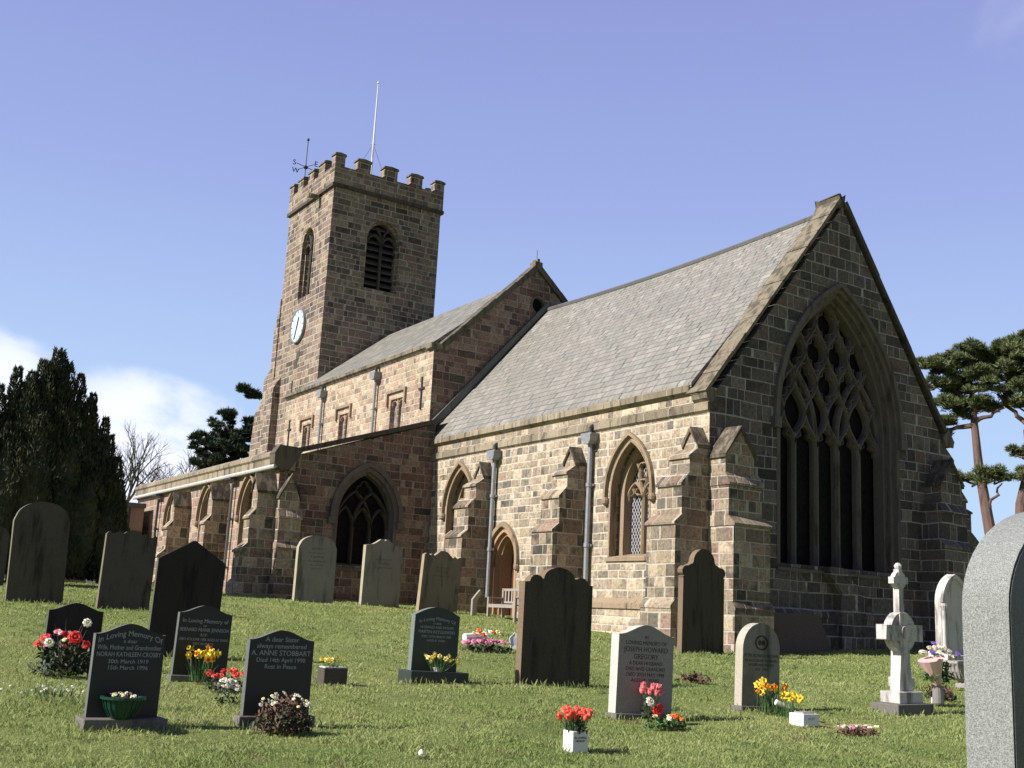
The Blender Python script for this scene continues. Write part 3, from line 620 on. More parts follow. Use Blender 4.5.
# --- two-light windows with hood moulds (chancel and aisle, facing south)
def south_window(cx, half, sill, spring, rise, wall, glass, depth=.42, mat='dressed', lights=2):
    f = MB()
    f.prism(ring(cx, half+.002, half-.06, sill, spring, rise+.002, rise-.075), 'y', wall-.012, wall+.20)
    f.prism(ring(cx, half-.055, half-.24, sill, spring, rise-.07, rise-.29), 'y', wall+.30, wall+depth+.1)
    W_ = f.build('window', mat, CH)
    h = MB(); h.prism(ring(cx, half+.15, half+.075, spring-.12, spring, rise+.18, rise+.09), 'y', wall-.11, wall+.02)
    for s_ in (-1, 1): h.lathe([(.02, spring-.32), (.09, spring-.26), (.10, spring-.18), (.07, spring-.1)], cx+s_*(half+.10), wall-.06, 8)
    h.build('hood_mould', mat, W_)
    s = MB(); s.prism([(wall+depth+.2, sill+.14), (wall-.05, sill-.02), (wall-.05, sill-.12), (wall+depth+.2, sill-.12)], 'x', cx-half-.06, cx+half+.06); s.build('sill', mat, W_)
    g_ = MB(); g_.prism(arch(cx, half-.2, sill, spring, rise-.24), 'y', wall+depth+.05, wall+depth+.06); g_.build('leaded_glass', glass, W_)
    global tr
    t_ = MB(); hi = half-.22; a0, b0 = wall+depth-.10, wall+depth+.045
    bar(t_, [(cx, sill), (cx, spring)], .11, 'y', a0, b0)
    for s_ in (-1, 1):
        c_ = cx+s_*hi/2; bar(t_, arc_pts(c_, hi/2, spring-.18, hi*.75, 6), .09, 'y', a0, b0)
        bar(t_, ogee2(cx, spring+.02, cx+s_*hi*.45, spring+rise*.62), .08, 'y', a0, b0)
        bar(t_, [(c_-.14*s_, spring-.05), (c_-.03*s_, spring+.02), (c_-.09*s_, spring+.14)], .05, 'y', a0, b0)
        bar(t_, [(c_+.14*s_, spring-.05), (c_+.03*s_, spring+.02), (c_+.09*s_, spring+.14)], .05, 'y', a0, b0)
    q = [(cx+.20*(.8+.2*abs(math.sin(2*a)))*math.cos(a), spring+rise*.42+.26*(.8+.2*abs(math.sin(2*a)))*math.sin(a)) for a in [2*math.pi*i/20 for i in range(21)]]
    bar(t_, q, .06, 'y', a0, b0)
    t_.build('tracery', mat, W_)
    return W_
def ogee2(x0, z0, x1, z1, n=6): return [(x0+(x1-x0)*(t+.14*math.sin(2*math.pi*t)), z0+(z1-z0)*t) for t in [i/n for i in range(n+1)]]
for c_ in cw: south_window(*c_, Yc, 'lattice', .50)
# --- priest's door
cx, half, _, spring, rise = door
f = MB()
for k, (ho, hi, a0, b0) in enumerate(((half+.002, half-.10, Yc-.012, Yc+.10), (half-.09, half-.19, Yc+.10, Yc+.24), (half-.18, half-.27, Yc+.24, Yc+.68))):
    f.prism(ring(cx, ho, hi, -.3, spring, rise-(half-ho)*1.2, rise-(half-hi)*1.2), 'y', a0, b0)
D = f.build('door', 'door_stone', CH)
h = MB(); h.prism(ring(cx, half+.15, half+.03, spring-.1, spring, rise+.18, rise+.04), 'y', Yc-.11, Yc+.02)
for s_ in (-1, 1): h.lathe([(.02, spring-.3), (.08, spring-.24), (.09, spring-.16), (.06, spring-.08)], cx+s_*(half+.09), Yc-.06, 8)
h.build('hood_mould', 'dressed', D)
l_ = MB(); l_.prism(arch(cx, half-.26, -.3, spring, rise-.31), 'y', Yc+.62, Yc+.66); l_.build('door_leaf', 'doorwood', D)
for k in range(-1, 2): l_ = MB().box(cx+k*.16-.008, cx+k*.16+.008, Yc+.60, Yc+.622, -.1, 2.1)
l_.build('door_batten', 'iron', D)

# --- aisle
aw = [(-35.45, .74, 1.2, 2.95, 1.12), (-39.75, .74, 1.2, 2.95, 1.12), (-43.95, .74, 1.2, 2.95, 1.12)]
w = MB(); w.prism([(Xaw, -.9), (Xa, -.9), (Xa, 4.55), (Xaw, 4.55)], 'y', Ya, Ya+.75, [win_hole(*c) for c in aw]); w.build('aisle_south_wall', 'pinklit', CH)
AEc = 15.62
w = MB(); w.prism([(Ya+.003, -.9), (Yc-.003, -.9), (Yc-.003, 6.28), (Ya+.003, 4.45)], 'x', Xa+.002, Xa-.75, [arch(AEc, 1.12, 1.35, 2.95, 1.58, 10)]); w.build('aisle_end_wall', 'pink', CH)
w = MB(); w.box(-49.0, Xa-.85, Ya+.8, Yns-.1, .2, 4.0); w.build('dark_aisle_interior', 'void', CH)
w = MB(); w.box(Xaw, Xaw+.7, Ya+.755, Yns, -.9, 4.6); w.build('aisle_west_wall', 'pink', CH)
for c_ in aw: south_window(*c_, Ya, 'lattice', .35, 'dressed')
c = MB(); c.prism([(Ya-.002, 4.12), (Ya-.10, 4.24), (Ya-.10, 4.50), (Ya-.16, 4.56), (Ya-.16, 4.66), (Ya+.05, 4.80), (Ya+.45, 4.80), (Ya+.45, 4.12)], 'x', Xaw-.1, Xa+.12); c.build('aisle_parapet', 'cornice', CH)
g_ = MB(); g_.tube([(Xaw-.1, Ya-.17, 4.21), (Xa+.05, Ya-.17, 4.21)], .07, 8); g_.build('gutter', 'gutter', CH)
v_ = MB(); v_.prism([(Ya-.10, 4.50), (Yc+.2, 6.36), (Yc+.2, 6.52), (Ya-.10, 4.66)], 'x', Xa-.5, Xa+.12); v_.build('verge_coping', 'hs_dark', CH)
ar = MB(); ar.add([(Xaw, Ya+.3, 4.56), (Xa-.4, Ya+.3, 4.56), (Xa-.4, Yns+.1, 6.42), (Xaw, Yns+.1, 6.42), (Xaw, Ya+.3, 4.4), (Xa-.4, Ya+.3, 4.4), (Xa-.4, Yns+.1, 6.26), (Xaw, Yns+.1, 6.26)], [(0, 1, 2, 3), (4, 5, 6, 7), (0, 1, 5, 4), (2, 3, 7, 6), (1, 2, 6, 5), (3, 0, 4, 7)]); ar.build('aisle_roof', 'leadflash', CH)
ks = MB(); ks.prism([(Ya+.02, 4.10), (Ya-.22, 4.30), (Ya-.26, 4.62), (Ya-.1, 4.86), (Ya+.45, 4.86), (Ya+.62, 4.72), (Ya+.25, 4.12)], 'x', Xa-.3, Xa+.14); ks.build('kneeler', 'copdark', CH, bevel=.02)  # dark stone colour stands in for the shadow under the verge
STA = [(.62, 3.40, 2.85), (.80, 2.55, 1.80), (1.02, 1.52, .62)]
for a in (Xa-.02, -37.25, -41.6):
    buttress(Ya, 'S', a, [.46, .50, .54], STA, -.6, 3.90, 3.6, .72, grow=-1, mat='ashlar')
buttress(Xa, 'E', Ya-.002, [.66, .72, .8], [(.24, 3.25, 2.9), (.32, 2.62, 1.85), (.42, 1.68, .62)], -.6, 3.95, 3.6, .72, grow=1, mat='ashlar')
# aisle east window of three lights
fr = MB()
for (ho, hi, xa_, xb_) in ((1.122, 1.0, Xa+.012, Xa-.15), (1.01, .92, Xa-.12, Xa-.5)): fr.prism(ring(AEc, ho, hi, 1.35, 2.95, 1.58-(1.12-ho)*1.15, 1.58-(1.12-hi)*1.15), 'x', xa_, xb_)
AW = fr.build('window', 'tracery', CH)
hd = MB(); hd.prism(ring(AEc, 1.28, 1.14, 2.85, 2.95, 1.76, 1.60), 'x', Xa-.02, Xa+.10); hd.box(Xa, Xa+.13, AEc-1.34, AEc-1.1, 2.62, 2.84); hd.box(Xa, Xa+.13, AEc+1.1, AEc+1.34, 2.62, 2.84); hd.build('hood_mould', 'tracery', AW)
gl = MB(); gl.prism(arch(AEc, .96, 1.3, 2.95, 1.38), 'x', Xa-.44, Xa-.45); gl.build('leaded_glass', 'stained', AW)
sm = MB(); sm.prism([(Xa-.5, 1.45), (Xa-.5, 1.2), (Xa+.05, 1.2), (Xa+.05, 1.28)], 'y', AEc-1.16, AEc+1.16); sm.build('sill', 'tracery', AW)
tr = MB(); xa, xb = Xa-.24, Xa-.43; q = .93*2/3
for s_ in (-1, 1):
    bar(tr, [(AEc+s_*q/2, 1.3), (AEc+s_*q/2, 2.6)], .1, 'x', xa, xb)
for k in (-1, 0, 1): bar(tr, arc_pts(AEc+k*q, q/2, 2.6, .62, 7), .09, 'x', xa, xb)
for s_ in (-1, 1): bar(tr, arc_pts(AEc+s_*q/2, q, 2.6, 1.15, 8), .09, 'x', xa, xb)
foil(AEc, 3.80, .26, .30)
tr.build('tracery', 'hs_brown', AW)

# --- nave
nw = [(-44.55, .52), (-40.8, .52), (-36.2, .56)]
w = MB(); w.prism([(-47.2, 6.0), (Xn, 6.0), (Xn, 9.15), (-47.2, 9.15)], 'y', Yns, Yns+.8, [[(x-h_, 6.5), (x-h_, 7.72), (x+h_, 7.72), (x+h_, 6.5)] for x, h_ in nw]); w.build('clerestory_wall', 'nave', CH)
for x, h_ in nw:
    f = MB(); f.prism([(x-h_-.001, 6.5), (x-h_-.001, 7.722), (x+h_+.001, 7.722), (x+h_+.001, 6.5), (x+h_-.09, 6.5), (x+h_-.09, 7.62), (x-h_+.09, 7.62), (x-h_+.09, 6.5)], 'y', Yns-.01, Yns+.2)
    W_ = f.build('window', 'nave', CH)
    f = MB(); f.prism([(x-h_-.2, 7.4), (x-h_-.2, 7.96), (x+h_+.2, 7.96), (x+h_+.2, 7.4), (x+h_+.1, 7.4), (x+h_+.1, 7.86), (x-h_-.1, 7.86), (x-h_-.1, 7.4)], 'y', Yns-.09, Yns+.02); f.build('hood_mould', 'dressed', W_)
    f = MB(); bar(f, [(x, 6.5), (x, 7.66)], .1, 'y', Yns+.03, Yns+.16)
    for s_ in (-1, 1): bar(f, arc_pts(x+s_*h_*.46, h_*.44, 7.28, .3, 5), .07, 'y', Yns+.05, Yns+.16)
    f.build('mullion', 'nave', W_)
    MB().box(x-h_+.05, x+h_-.05, Yns+.17, Yns+.18, 6.5, 7.7).build('leaded_glass', 'smallglass', W_)
for x, z in ((-34.28, 7.72), (-46.55, 7.62)):
    t_ = MB(); t_.box(x-.035, x+.035, Yns-.05, Yns+.01, z-.75, z+.42); t_.box(x-.20, x+.20, Yns-.055, Yns+.01, z-.035, z+.035); t_.build('iron_tie', 'iron', CH)
w = MB(); circ = [(22.31+.34*math.cos(2*math.pi*i/24), 11.45+.36*math.sin(2*math.pi*i/24)) for i in range(24)]
w.prism([(Yns+.003, 4.0), (Ynn, 4.0), (Ynn, 9.1), (Ynm, 12.78), (Yns+.003, 8.95)], 'x', Xn+.002, Xn-.8, [circ]); w.build('nave_gable_wall', 'pink', CH)
c2 = [(22.31+.27*math.cos(2*math.pi*i/24), 11.45+.29*math.sin(2*math.pi*i/24)) for i in range(24)]
RW = MB().prism(circ, 'x', Xn+.03, Xn-.2, [c2]).build('round_window', 'tracery', CH); MB().prism(c2, 'x', Xn-.15, Xn-.16).build('leaded_glass', 'stained', RW)
w = MB(); w.box(-47.0, Xn-.8, Ynn-.7, Ynn, 4, 9.0); w.build('north_wall', 'nave', CH)
c = MB(); c.prism([(Yns-.002, 9.02), (Yns-.08, 9.10), (Yns-.14, 9.14), (Yns-.14, 9.26), (Yns+.2, 9.30), (Yns+.2, 9.02)], 'x', -47.2, Xn+.03); c.build('cornice', 'coping', CH)
r_ = MB(); zr2 = 12.60
r_.add([(-46.2, Yns-.06, 9.22), (Xn-.35, Yns-.06, 9.22), (Xn-.35, Ynm, zr2), (-46.2, Ynm, zr2), (Xn-.35, Ynn+.1, 9.1), (-46.2, Ynn+.1, 9.1), (-46.2, Yns-.06, 9.1), (Xn-.35, Yns-.06, 9.1), (Xn-.35, Ynm, zr2-.12), (-46.2, Ynm, zr2-.12)],
       [(0, 1, 2, 3), (3, 2, 4, 5), (6, 7, 8, 9), (0, 1, 7, 6), (1, 2, 8, 7), (0, 3, 9, 6)]); r_.build('nave_roof', 'slate2', CH)
w = MB(); w.prism([(Yns+.0, 9.2), (Yt+.1, 10.05), (Yt+.1, 9.0), (Yns+.0, 9.0)], 'x', -47.25, -46.17); w.build('lean_to_slope', 'coping', CH)
coping(Yns+.35, 9.14, Ynm-.02, 12.86, Xn-.42, Xn+.07, .15, .03, 9, mat='copdark')
coping(Ynn+.15, 9.07, Ynm+.02, 12.86, Xn-.42, Xn+.07, .15, .03, 9, mat='copdark')
kn = MB(); kn.box(Xn-.35, Xn+.08, Yns-.15, Yns+.56, 9.06, 9.24); kn.build('kneeler', 'coping', CH, bevel=.02)
ax = MB(); ax.box(Xn-.33, Xn+.07, Ynm-.16, Ynm+.16, 12.86, 13.12); ax.box(Xn-.3, Xn+.04, Ynm-.05, Ynm+.05, 13.12, 13.25); ax.tube([(Xn-.1, Ynm, 13.2), (Xn-.1, Ynm, 13.62)], .012, 5); ax.build('apex_stone', 'coping', CH)

# --- tower
BEc, BSc = 21.69, -48.72
w = MB()
w.prism([(Yt, -.5), (Ytn, -.5), (Ytn, 19.3), (Yt, 19.3)], 'x', Xt, Xt-.9, [arch(BEc, .98, 14.7, 17.15, 1.12)])
TW = w.build('tower_wall', 'tower', CH)
w = MB(); w.prism([(Xtw, -.5), (Xt-.9, -.5), (Xt-.9, 19.3), (Xtw, 19.3)], 'y', Yt+.003, Yt+.9, [arch(BSc, .84, 14.4, 16.95, 1.05)]); w.box(Xt-.9, Xt-.004, Yt+.002, Yt+.3, -.5, 19.28); w.build('tower_wall', 'tower', CH)
w = MB(); w.box(Xtw+.001, Xtw+.9, Yt+.9, Ytn-.9, -.5, 19.3); w.box(Xtw+.001, Xt-.9, Ytn-.9, Ytn-.001, -.5, 19.3); w.build('tower_wall', 'tower', CH)
MB().box(Xtw+.9, Xt-.9, Yt+.9, Ytn-.9, 18.9, 19.2).build('tower_roof', 'leadflash', CH)
MB().box(Xtw+1.2, Xt-1.2, Yt+1.2, Ytn-1.2, 13, 18.8).build('dark_belfry', 'void', CH)
def belfry(axis, c0, half, sill, spring, rise, wall, sgn):
    f = MB(); s = sgn
    f.prism(ring(c0, half+.002, half-.12, sill, spring, rise+.002, rise-.13), axis, wall+s*.02, wall-s*.16)
    f.prism(ring(c0, half-.11, half-.22, sill, spring, rise-.12, rise-.24), axis, wall-s*.17, wall-s*.5)
    W_ = f.build('belfry_window', 'tower', CH)
    L = MB(); n = 9; hi = half-.2
    for i in range(n):
        z = sill+.25+i*(spring+rise*.55-sill)/n
        hh = hi if z < spring else hi*max(.3, 1-((z-spring)/rise)**1.5)
        prof = [(wall-s*.30, z), (wall-s*.62, z+.26), (wall-s*.62, z+.31), (wall-s*.30, z+.05)]
        if axis == 'x': L.prism(prof, 'y', c0-hh, c0+hh)
        else: L.add([(x, a_, b__) for x in (c0-hh, c0+hh) for a_, b__ in prof], [(0, 1, 2, 3), (7, 6, 5, 4), (0, 1, 5, 4), (1, 2, 6, 5), (2, 3, 7, 6), (3, 0, 4, 7)])
    L.build('louvre', 'louvre', W_)
    m_ = MB(); a0, b0 = wall-s*.12, wall-s*.29
    bar(m_, [(c0, sill), (c0, spring+.1)], .12, axis, a0, b0)
    for k in (-1, 1):
        bar(m_, arc_pts(c0+k*hi/2, hi/2, spring-.25, hi*.62, 6), .1, axis, a0, b0)
        bar(m_, [(c0, spring), (c0+k*.12, spring+.35), (c0+k*.3, spring+.62)], .09, axis, a0, b0)
    m_.build('mullion', 'hs_dark', W_)
    b2 = MB(); b2.prism(arch(c0, half-.1, sill, spring, rise-.1), axis, wall-s*.7, wall-s*.72); b2.build('dark_void', 'void', W_)
belfry('x', BEc, .98, 14.7, 17.15, 1.12, Xt, 1)
belfry('y', BSc, .84, 14.4, 16.95, 1.05, Yt, -1)
st = MB(); o_ = .12
for (x0, x1, y0, y1) in ((Xtw-o_, Xt+o_, Yt-o_, Yt+.0), (Xtw-o_, Xt+o_, Ytn, Ytn+o_), (Xt, Xt+o_, Yt, Ytn), (Xtw-o_, Xtw, Yt, Ytn)): st.box(x0, x1, y0, y1, 19.2, 19.36)
st.build('string_course', 'hs_dark', CH)
pa = MB(); e = .07
pa.box(Xtw-e, Xt+e, Yt-e, Yt+.35, 19.36, 20.24); pa.box(Xtw-e, Xt+e, Ytn-.35, Ytn+e, 19.36, 20.24); pa.box(Xt-.35, Xt+e, Yt+.35, Ytn-.35, 19.36, 20.24); pa.box(Xtw-e, Xtw+.35, Yt+.35, Ytn-.35, 19.36, 20.24); pa.build('parapet', 'tower', CH)
mer_y = [(Yt-e, Yt+.42), (20.05, 20.72), (21.44, 22.14), (22.86, 23.50), (24.20, Ytn+e)]
mer_x = [(Xt+e-.49, Xt+e), (-48.05, -47.32), (-49.32, -48.65), (-50.6, -49.95), (Xtw-e, Xtw+.42)]
proto = None
def merlon(x0, x1, y0, y1):
    m_ = MB(); m_.box(x0, x1, y0, y1, 20.24, 20.74); m_.build('merlon', 'tower', CH)
    c_ = MB(); c_.prism([(y0-.05, 20.742), (y1+.05, 20.742), (y1+.02, 20.84), ((y0+y1)/2, 20.88), (y0-.02, 20.84)], 'x', x0-.05, x1+.05); c_.build('merlon_cap', 'coping', CH)
for y0, y1 in mer_y: merlon(Xt-.34, Xt+e-.001, y0, y1)
for x0, x1 in mer_x[1:]: merlon(x0, x1, Yt-e+.001, Yt+.34)
for y0, y1 in mer_y[1:]: merlon(Xtw-e+.001, Xtw+.34, y0, y1)
for x0, x1 in mer_x[1:-1]: merlon(x0, x1, Ytn-.34, Ytn+e-.001)
sp = MB(); sp.box(-47.9, -47.62, Yt-.55, Yt-.1, 19.02, 19.18); sp.box(-47.86, -47.66, Yt-.62, Yt-.5, 18.98, 19.2); sp.build('gargoyle_spout', 'coping', CH, bevel=.03)
for c_, zz in ((22.2, 19.12),): pass
# clock
ck = MB(); n = 40
ck.prism([(-48.92+.80*math.cos(2*math.pi*i/n), 13.0+.80*math.sin(2*math.pi*i/n)) for i in range(n)], 'y', Yt-.10, Yt+.01)
CK = ck.build('clock', 'dial', CH)
rg = MB(); rg.prism([(-48.92+.83*math.cos(2*math.pi*i/n), 13.0+.83*math.sin(2*math.pi*i/n)) for i in range(n)], 'y', Yt-.13, Yt+.0, [[(-48.92+.77*math.cos(2*math.pi*i/n), 13.0+.77*math.sin(2*math.pi*i/n)) for i in range(n)]]); rg.build('clock_rim', 'lead', CK)
for nm, a_, L_, w_ in (('hour_hand', 72, .42, .06), ('minute_hand', 248, .66, .045)):
    h_ = MB(); bar(h_, [(-48.92-.1*math.cos(R(a_)), 13-.1*math.sin(R(a_))), (-48.92+L_*math.cos(R(a_)), 13+L_*math.sin(R(a_)))], w_, 'y', Yt-.145, Yt-.115); h_.build(nm, 'gold', CK)
nm_ = MB()
for k in range(12):
    a_ = R(30*k); bar(nm_, [(-48.92+.60*math.cos(a_), 13+.60*math.sin(a_)), (-48.92+.72*math.cos(a_), 13+.72*math.sin(a_))], .05, 'y', Yt-.115, Yt-.09)
nm_.build('numeral_ring', 'gold', CK)
for x, z, hh in ((-49.15, 10.05, .32), (-48.98, 11.15, .22), (-48.75, 11.55, .2)):
    MB().box(x-.08 if hh > .3 else x-.2, x+.08 if hh > .3 else x+.2, Yt-.01, Yt+.005, z-hh, z+hh).build('slit_window', 'hs_black' if hh > .3 else 'hs_dark', CH)
# tower west buttress in offsets
bt = MB(); y0, y1 = Yt+.001, Yt+1.3
bt.prism([(Xtw+.05, 14.9), (Xtw-.12, 14.3), (-52.08, 13.35), (-52.08, 11.4), (-52.85, 10.95), (-52.85, 9.95), (-53.7, 9.35), (-53.95, 7.6), (-54.3, -.5), (Xtw+.05, -.5)], 'y', y0-.06, y1); bt.build('buttress', 'tower', CH)
bt = MB(); bt.prism([(Yt+.05, 10.9), (Yt-.35, 10.2), (Yt-.35, -.5), (Yt+.05, -.5)], 'x', Xtw+.9, Xtw-.05); bt.build('buttress', 'tower', CH)
# flagpole and vane
fp = MB(); fp.tube([(-48.5, 21.82, 19.2), (-48.5, 21.82, 23.2), (-48.49, 21.82, 26.2)], [.06, .05, .025], 6); fp.lathe([(.0, 26.15), (.06, 26.2), (.06, 26.28), (0, 26.33)], -48.49, 21.82, 8); fp.tube([(-48.55, 21.7, 22.9), (-48.45, 21.94, 22.9)], .03, 5); FP = fp.build('flagpole', 'whitepole', CH)
gw = MB(); gw.tube([(-48.5, 21.82, 22.9), (-48.4, 20.4, 20.1)], .008, 4); gw.tube([(-48.5, 21.82, 22.9), (-48.4, 23.1, 20.1)], .008, 4); gw.build('guy_wire', 'iron', FP)
vx, vy = -50.5, 19.15
vn = MB(); vn.tube([(vx, vy, 20.2), (vx, vy, 23.0)], .025, 6); vn.lathe([(0, 22.98), (.07, 23.03), (.07, 23.1), (0, 23.16)], vx, vy, 8); vn.lathe([(0, 21.45), (.12, 21.55), (.12, 21.62), (0, 21.72)], vx, vy, 8)
for a_ in (20, 110, 200, 290): vn.tube([(vx, vy, 21.6), (vx+.62*math.cos(R(a_)), vy+.62*math.sin(R(a_)), 21.6)], .018, 5)
VN = vn.build('weather_vane', 'iron', CH)
def text(body, size, parent, x, y, z, mat, align='CENTER', ext=.0015, rotz=0, name='inscription', bold=0):
    cu = bpy.data.curves.new(name, 'FONT'); cu.body = body; cu.size = size; cu.align_x = align; cu.extrude = ext; cu.offset = bold; cu.resolution_u = 3; cu.space_line = 1.05
    o = bpy.data.objects.new(name, cu); col.objects.link(o); bpy.context.view_layer.update()
    me = bpy.data.meshes.new_from_object(o.evaluated_get(bpy.context.evaluated_depsgraph_get())); bpy.data.objects.remove(o); me.materials.clear(); me.materials.append(M[mat])
    me.transform(Matrix(((0, 0, 1, x), (1, 0, 0, y), (0, 1, 0, z), (0, 0, 0, 1))))
    q = bpy.data.objects.new(name, me); col.objects.link(q); q.parent = parent; me.name = name
    return q
for a_, ch in ((20, 'E'), (110, 'N'), (200, 'W'), (290, 'S')):
    text(ch, .38, VN, vx+.75*math.cos(R(a_)), vy+.75*math.sin(R(a_)), 21.47, 'iron', ext=.012)
# drainpipes with lead hoppers
def pipe(x, y, ztop, zbot, mat, hop=True, r=.055, foot=False):
    p_ = MB(); p_.tube([(x, y-.12, ztop-.2), (x, y-.12, zbot)], r, 8)
    z = ztop-1.4
    while z > zbot+.3: p_.tube([(x, y-.12, z-.05), (x, y-.12, z+.05)], r*1.35, 8); p_.box(x-r*1.9, x+r*1.9, y-.07, y+.0, z-.03, z+.03); z -= 1.6
    if foot: p_.tube([(x, y-.12, zbot+.02), (x-.05, y-.3, zbot-.2), (x-.1, y-.62, zbot-.42)], r, 8)
    P = p_.build('drainpipe', mat, CH, smooth=False)
    if hop:
        h_ = MB(); h_.prism([(x-.23, ztop-.02), (x+.23, ztop-.02), (x+.23, ztop-.06), (x+.20, ztop-.08), (x+.20, ztop-.20), (x+.10, ztop-.30), (x-.10, ztop-.30), (x-.20, ztop-.20), (x-.20, ztop-.08), (x-.23, ztop-.06)], 'y', y-.28, y-.01); h_.build('hopper_head', mat, P, bevel=.012)
        h_ = MB(); h_.tube([(x, y-.13, ztop-.03), (x, y-.13, ztop+.14), (x, y+.02, ztop+.26)], .065, 8); h_.build('inlet_pipe', 'iron', P)
for x in (-24.0, -28.86): pipe(x, Yc, 4.97, .55, 'lead', r=.066)
pipe(-42.9, Yns, 8.85, 6.35, 'lead'); pipe(-37.86, Yns, 8.85, 6.35, 'lead')
pipe(-36.85, Ya, 4.15, .75, 'darklead', False, .05, True); pipe(-45.7, Ya, 4.15, .4, 'iron', False, .05)
for x in (-36.85, -45.7): MB().box(x-.30, x+.30, Ya-.32, Ya-.1, 4.06, 4.13).build('gutter_bracket', 'iron', CH)
sb = MB(); sb.prism([(19.55, -.6), (21.45, -.6), (21.15, .42), (19.6, .42)], 'x', 0, .12); SB = sb.build('leaning_slab', 'slab', None, bevel=.01)
SB.location = (Xe+.42, 0, 0); SB.rotation_euler = (0, R(-9), 0); tag(SB, 'plain pinkish stone slab leaning against the church below the big east window', 'stone slab')

# low flat-roofed porch at the far end of the aisle
PT = thing('porch', 'low flat-roofed porch with pinkish panelled walls at the far west end of the aisle', 'porch', (-46.9, Ya-.3, 0), (0, 0, 0))
w = MB(); w.box(-4.2, 0, -5.2, -.02, -.6, 3.62); w.build('wall', 'porchwall', PT)
w = MB(); w.box(-4.35, .15, -5.35, .0, 3.622, 3.8); w.build('roof', 'leadflash', PT)
w = MB(); w.box(0, .06, -5.2, -.02, 2.55, 2.66); [w.box(0, .05, y-.03, y+.03, -.5, 3.6) for y in (-.6, -1.5, -2.6, -3.8)]; w.build('panel_trim', 'hs_dark', PT)
w = MB(); w.box(.0, .08, -1.98, -1.62, -.6, 2.3); w.build('door_post', 'white', PT)

# ------------------------------------------------------------------ headstones
def outline(kind, w, h):
    a = w/2
    def mir(L): return L+[(-y, z) for y, z in reversed(L) if abs(y) > 1e-6]
    if kind == 'ogee':      # shallow modern ogee
        L = [(-a, 0), (-a, h*.885)]+[(-a+a*t, h*(.885+.115*(.5-.5*math.cos(math.pi*t)))) for t in [i/10 for i in range(1, 11)]]
    elif kind == 'segment':
        L = [(-a, 0), (-a, h*.87)]+[(-a+a*t, h*(.87+.13*math.sin(math.pi/2*t))) for t in [i/10 for i in range(1, 11)]]
    elif kind == 'round':
        L = [(-a, 0), (-a, h-a)]+[(-a*math.cos(math.pi/2*t), h-a+a*math.sin(math.pi/2*t)) for t in [i/12 for i in range(1, 13)]]
    elif kind == 'shoulder':
        L = [(-a, 0), (-a, h*.80), (-a*.96, h*.83)]+[(-a*.93*math.cos(math.pi/2*t), h*.83+h*.17*math.sin(math.pi/2*t)) for t in [i/10 for i in range(1, 11)]]
    elif kind == 'point': L = [(-a, 0), (-a*1.0, h*.82), (0, h)]
    elif kind == 'scallop':
        L = [(-a, 0), (-a, h*.93), (-a*.9, h*.965), (-a*.78, h*.93), (-a*.66, h*.95), (-a*.5, h*.965), (-a*.34, h*.95), (-a*.2, h*.985), (0, h)]
    elif kind == 'swoop':
        L = [(-a, 0), (-a, h*.89), (-a*.86, h*.90), (-a*.6, h*.915), (-a*.4, h*.95), (-a*.22, h*.99), (-a*.12, h), (-a*.04, h*.985), (0, h*.975)]
    elif kind == 'scroll':
        L = [(-a, 0), (-a, h*.9), (-a*.88, h*.93), (-a*.72, h*.90), (-a*.6, h*.93), (-a*.5, h*.90), (-a*.38, h*.93), (-a*.2, h*.985), (0, h)]
    elif kind == 'bedhead':
        L = [(-a, 0), (-a, h*.86), (-a*.86, h*.865)]+[(-a*(.66+.20*math.cos(math.pi*t)), h*(.865+.06*math.sin(math.pi*t))) for t in [i/6 for i in range(1, 6)]]+[(-a*.46, h*.895)]+[(-a*.46*math.cos(math.pi/2*t), h*(.895+.105*math.sin(math.pi/2*t))) for t in [i/8 for i in range(1, 9)]]
    elif kind == 'trefoil':
        L = [(-a, 0), (-a, h*.70), (-a*1.02, h*.72), (-a*.9, h*.735)]
        L += [(-a*.80+a*.26*math.cos(R(x)), h*.775+h*.055*math.sin(R(x))) for x in (230, 200, 170, 140, 110, 80)]
        L += [(-a*.66, h*.845), (-a*.58, h*.85)]
        L += [(-a*.52*math.cos(R(x)), h*.87+h*.13*math.sin(R(x))) for x in (0, 15, 30, 45, 60, 75, 90)]
    elif kind == 'gothic':
        L = [(-a, 0), (-a, h*.62)]+[(y, z) for y, z in arc_pts(0, a, h*.64, h*.36, 10)[:11]]
    return mir(L)
def headstone(label, X, Y, w, h, t, kind, mat, lean=(0, 0), rz=0, text_=None, tmat='silver', plin=None, texts=None, group='gravestones in the churchyard', sink=.06, bev=.008, z=None):
    gz_ = G(X, Y) if z is None else z
    o = thing('headstone', label, 'gravestone', (X, Y, gz_), (R(lean[0]), R(lean[1]), R(rz)), group)
    s_ = MB(); base = (plin[2] if plin else 0)
    ol = [(y, zz+base if zz > 0 else (base if plin else -.35)) for y, zz in outline(kind, w, h-base)]
    s_.prism(ol, 'x', -t, 0); st_ = s_.build('stone', mat, o, bevel=bev)
    if mat in EDGE:
        st_.data.materials.append(M[EDGE[mat]])
        for p_ in st_.data.polygons:
            if abs(p_.normal.x) < .5: p_.material_index = 1
    if plin:
        p_ = MB(); p_.box(-t-plin[1]*.4, plin[1], -w/2-plin[0], w/2+plin[0], -.3, plin[2]); p_.build('plinth', plin[3] if len(plin) > 3 else mat, o, bevel=.008)
    for body, size, zz in (texts or []):
        q = text(body, size, o, .0005, 0, zz, tmat)
        if body == 'In Loving Memory Of':
            for v in q.data.vertices: v.co.z -= .42*v.co.y**2/ (w*1.0)
        # keep the line inside the stone
        xs = [v.co.y for v in q.data.vertices]; ww = max(xs)-min(xs)
        if ww > w*.92:
            k = w*.92/ww
            for v in q.data.vertices: v.co.y *= k
    return o
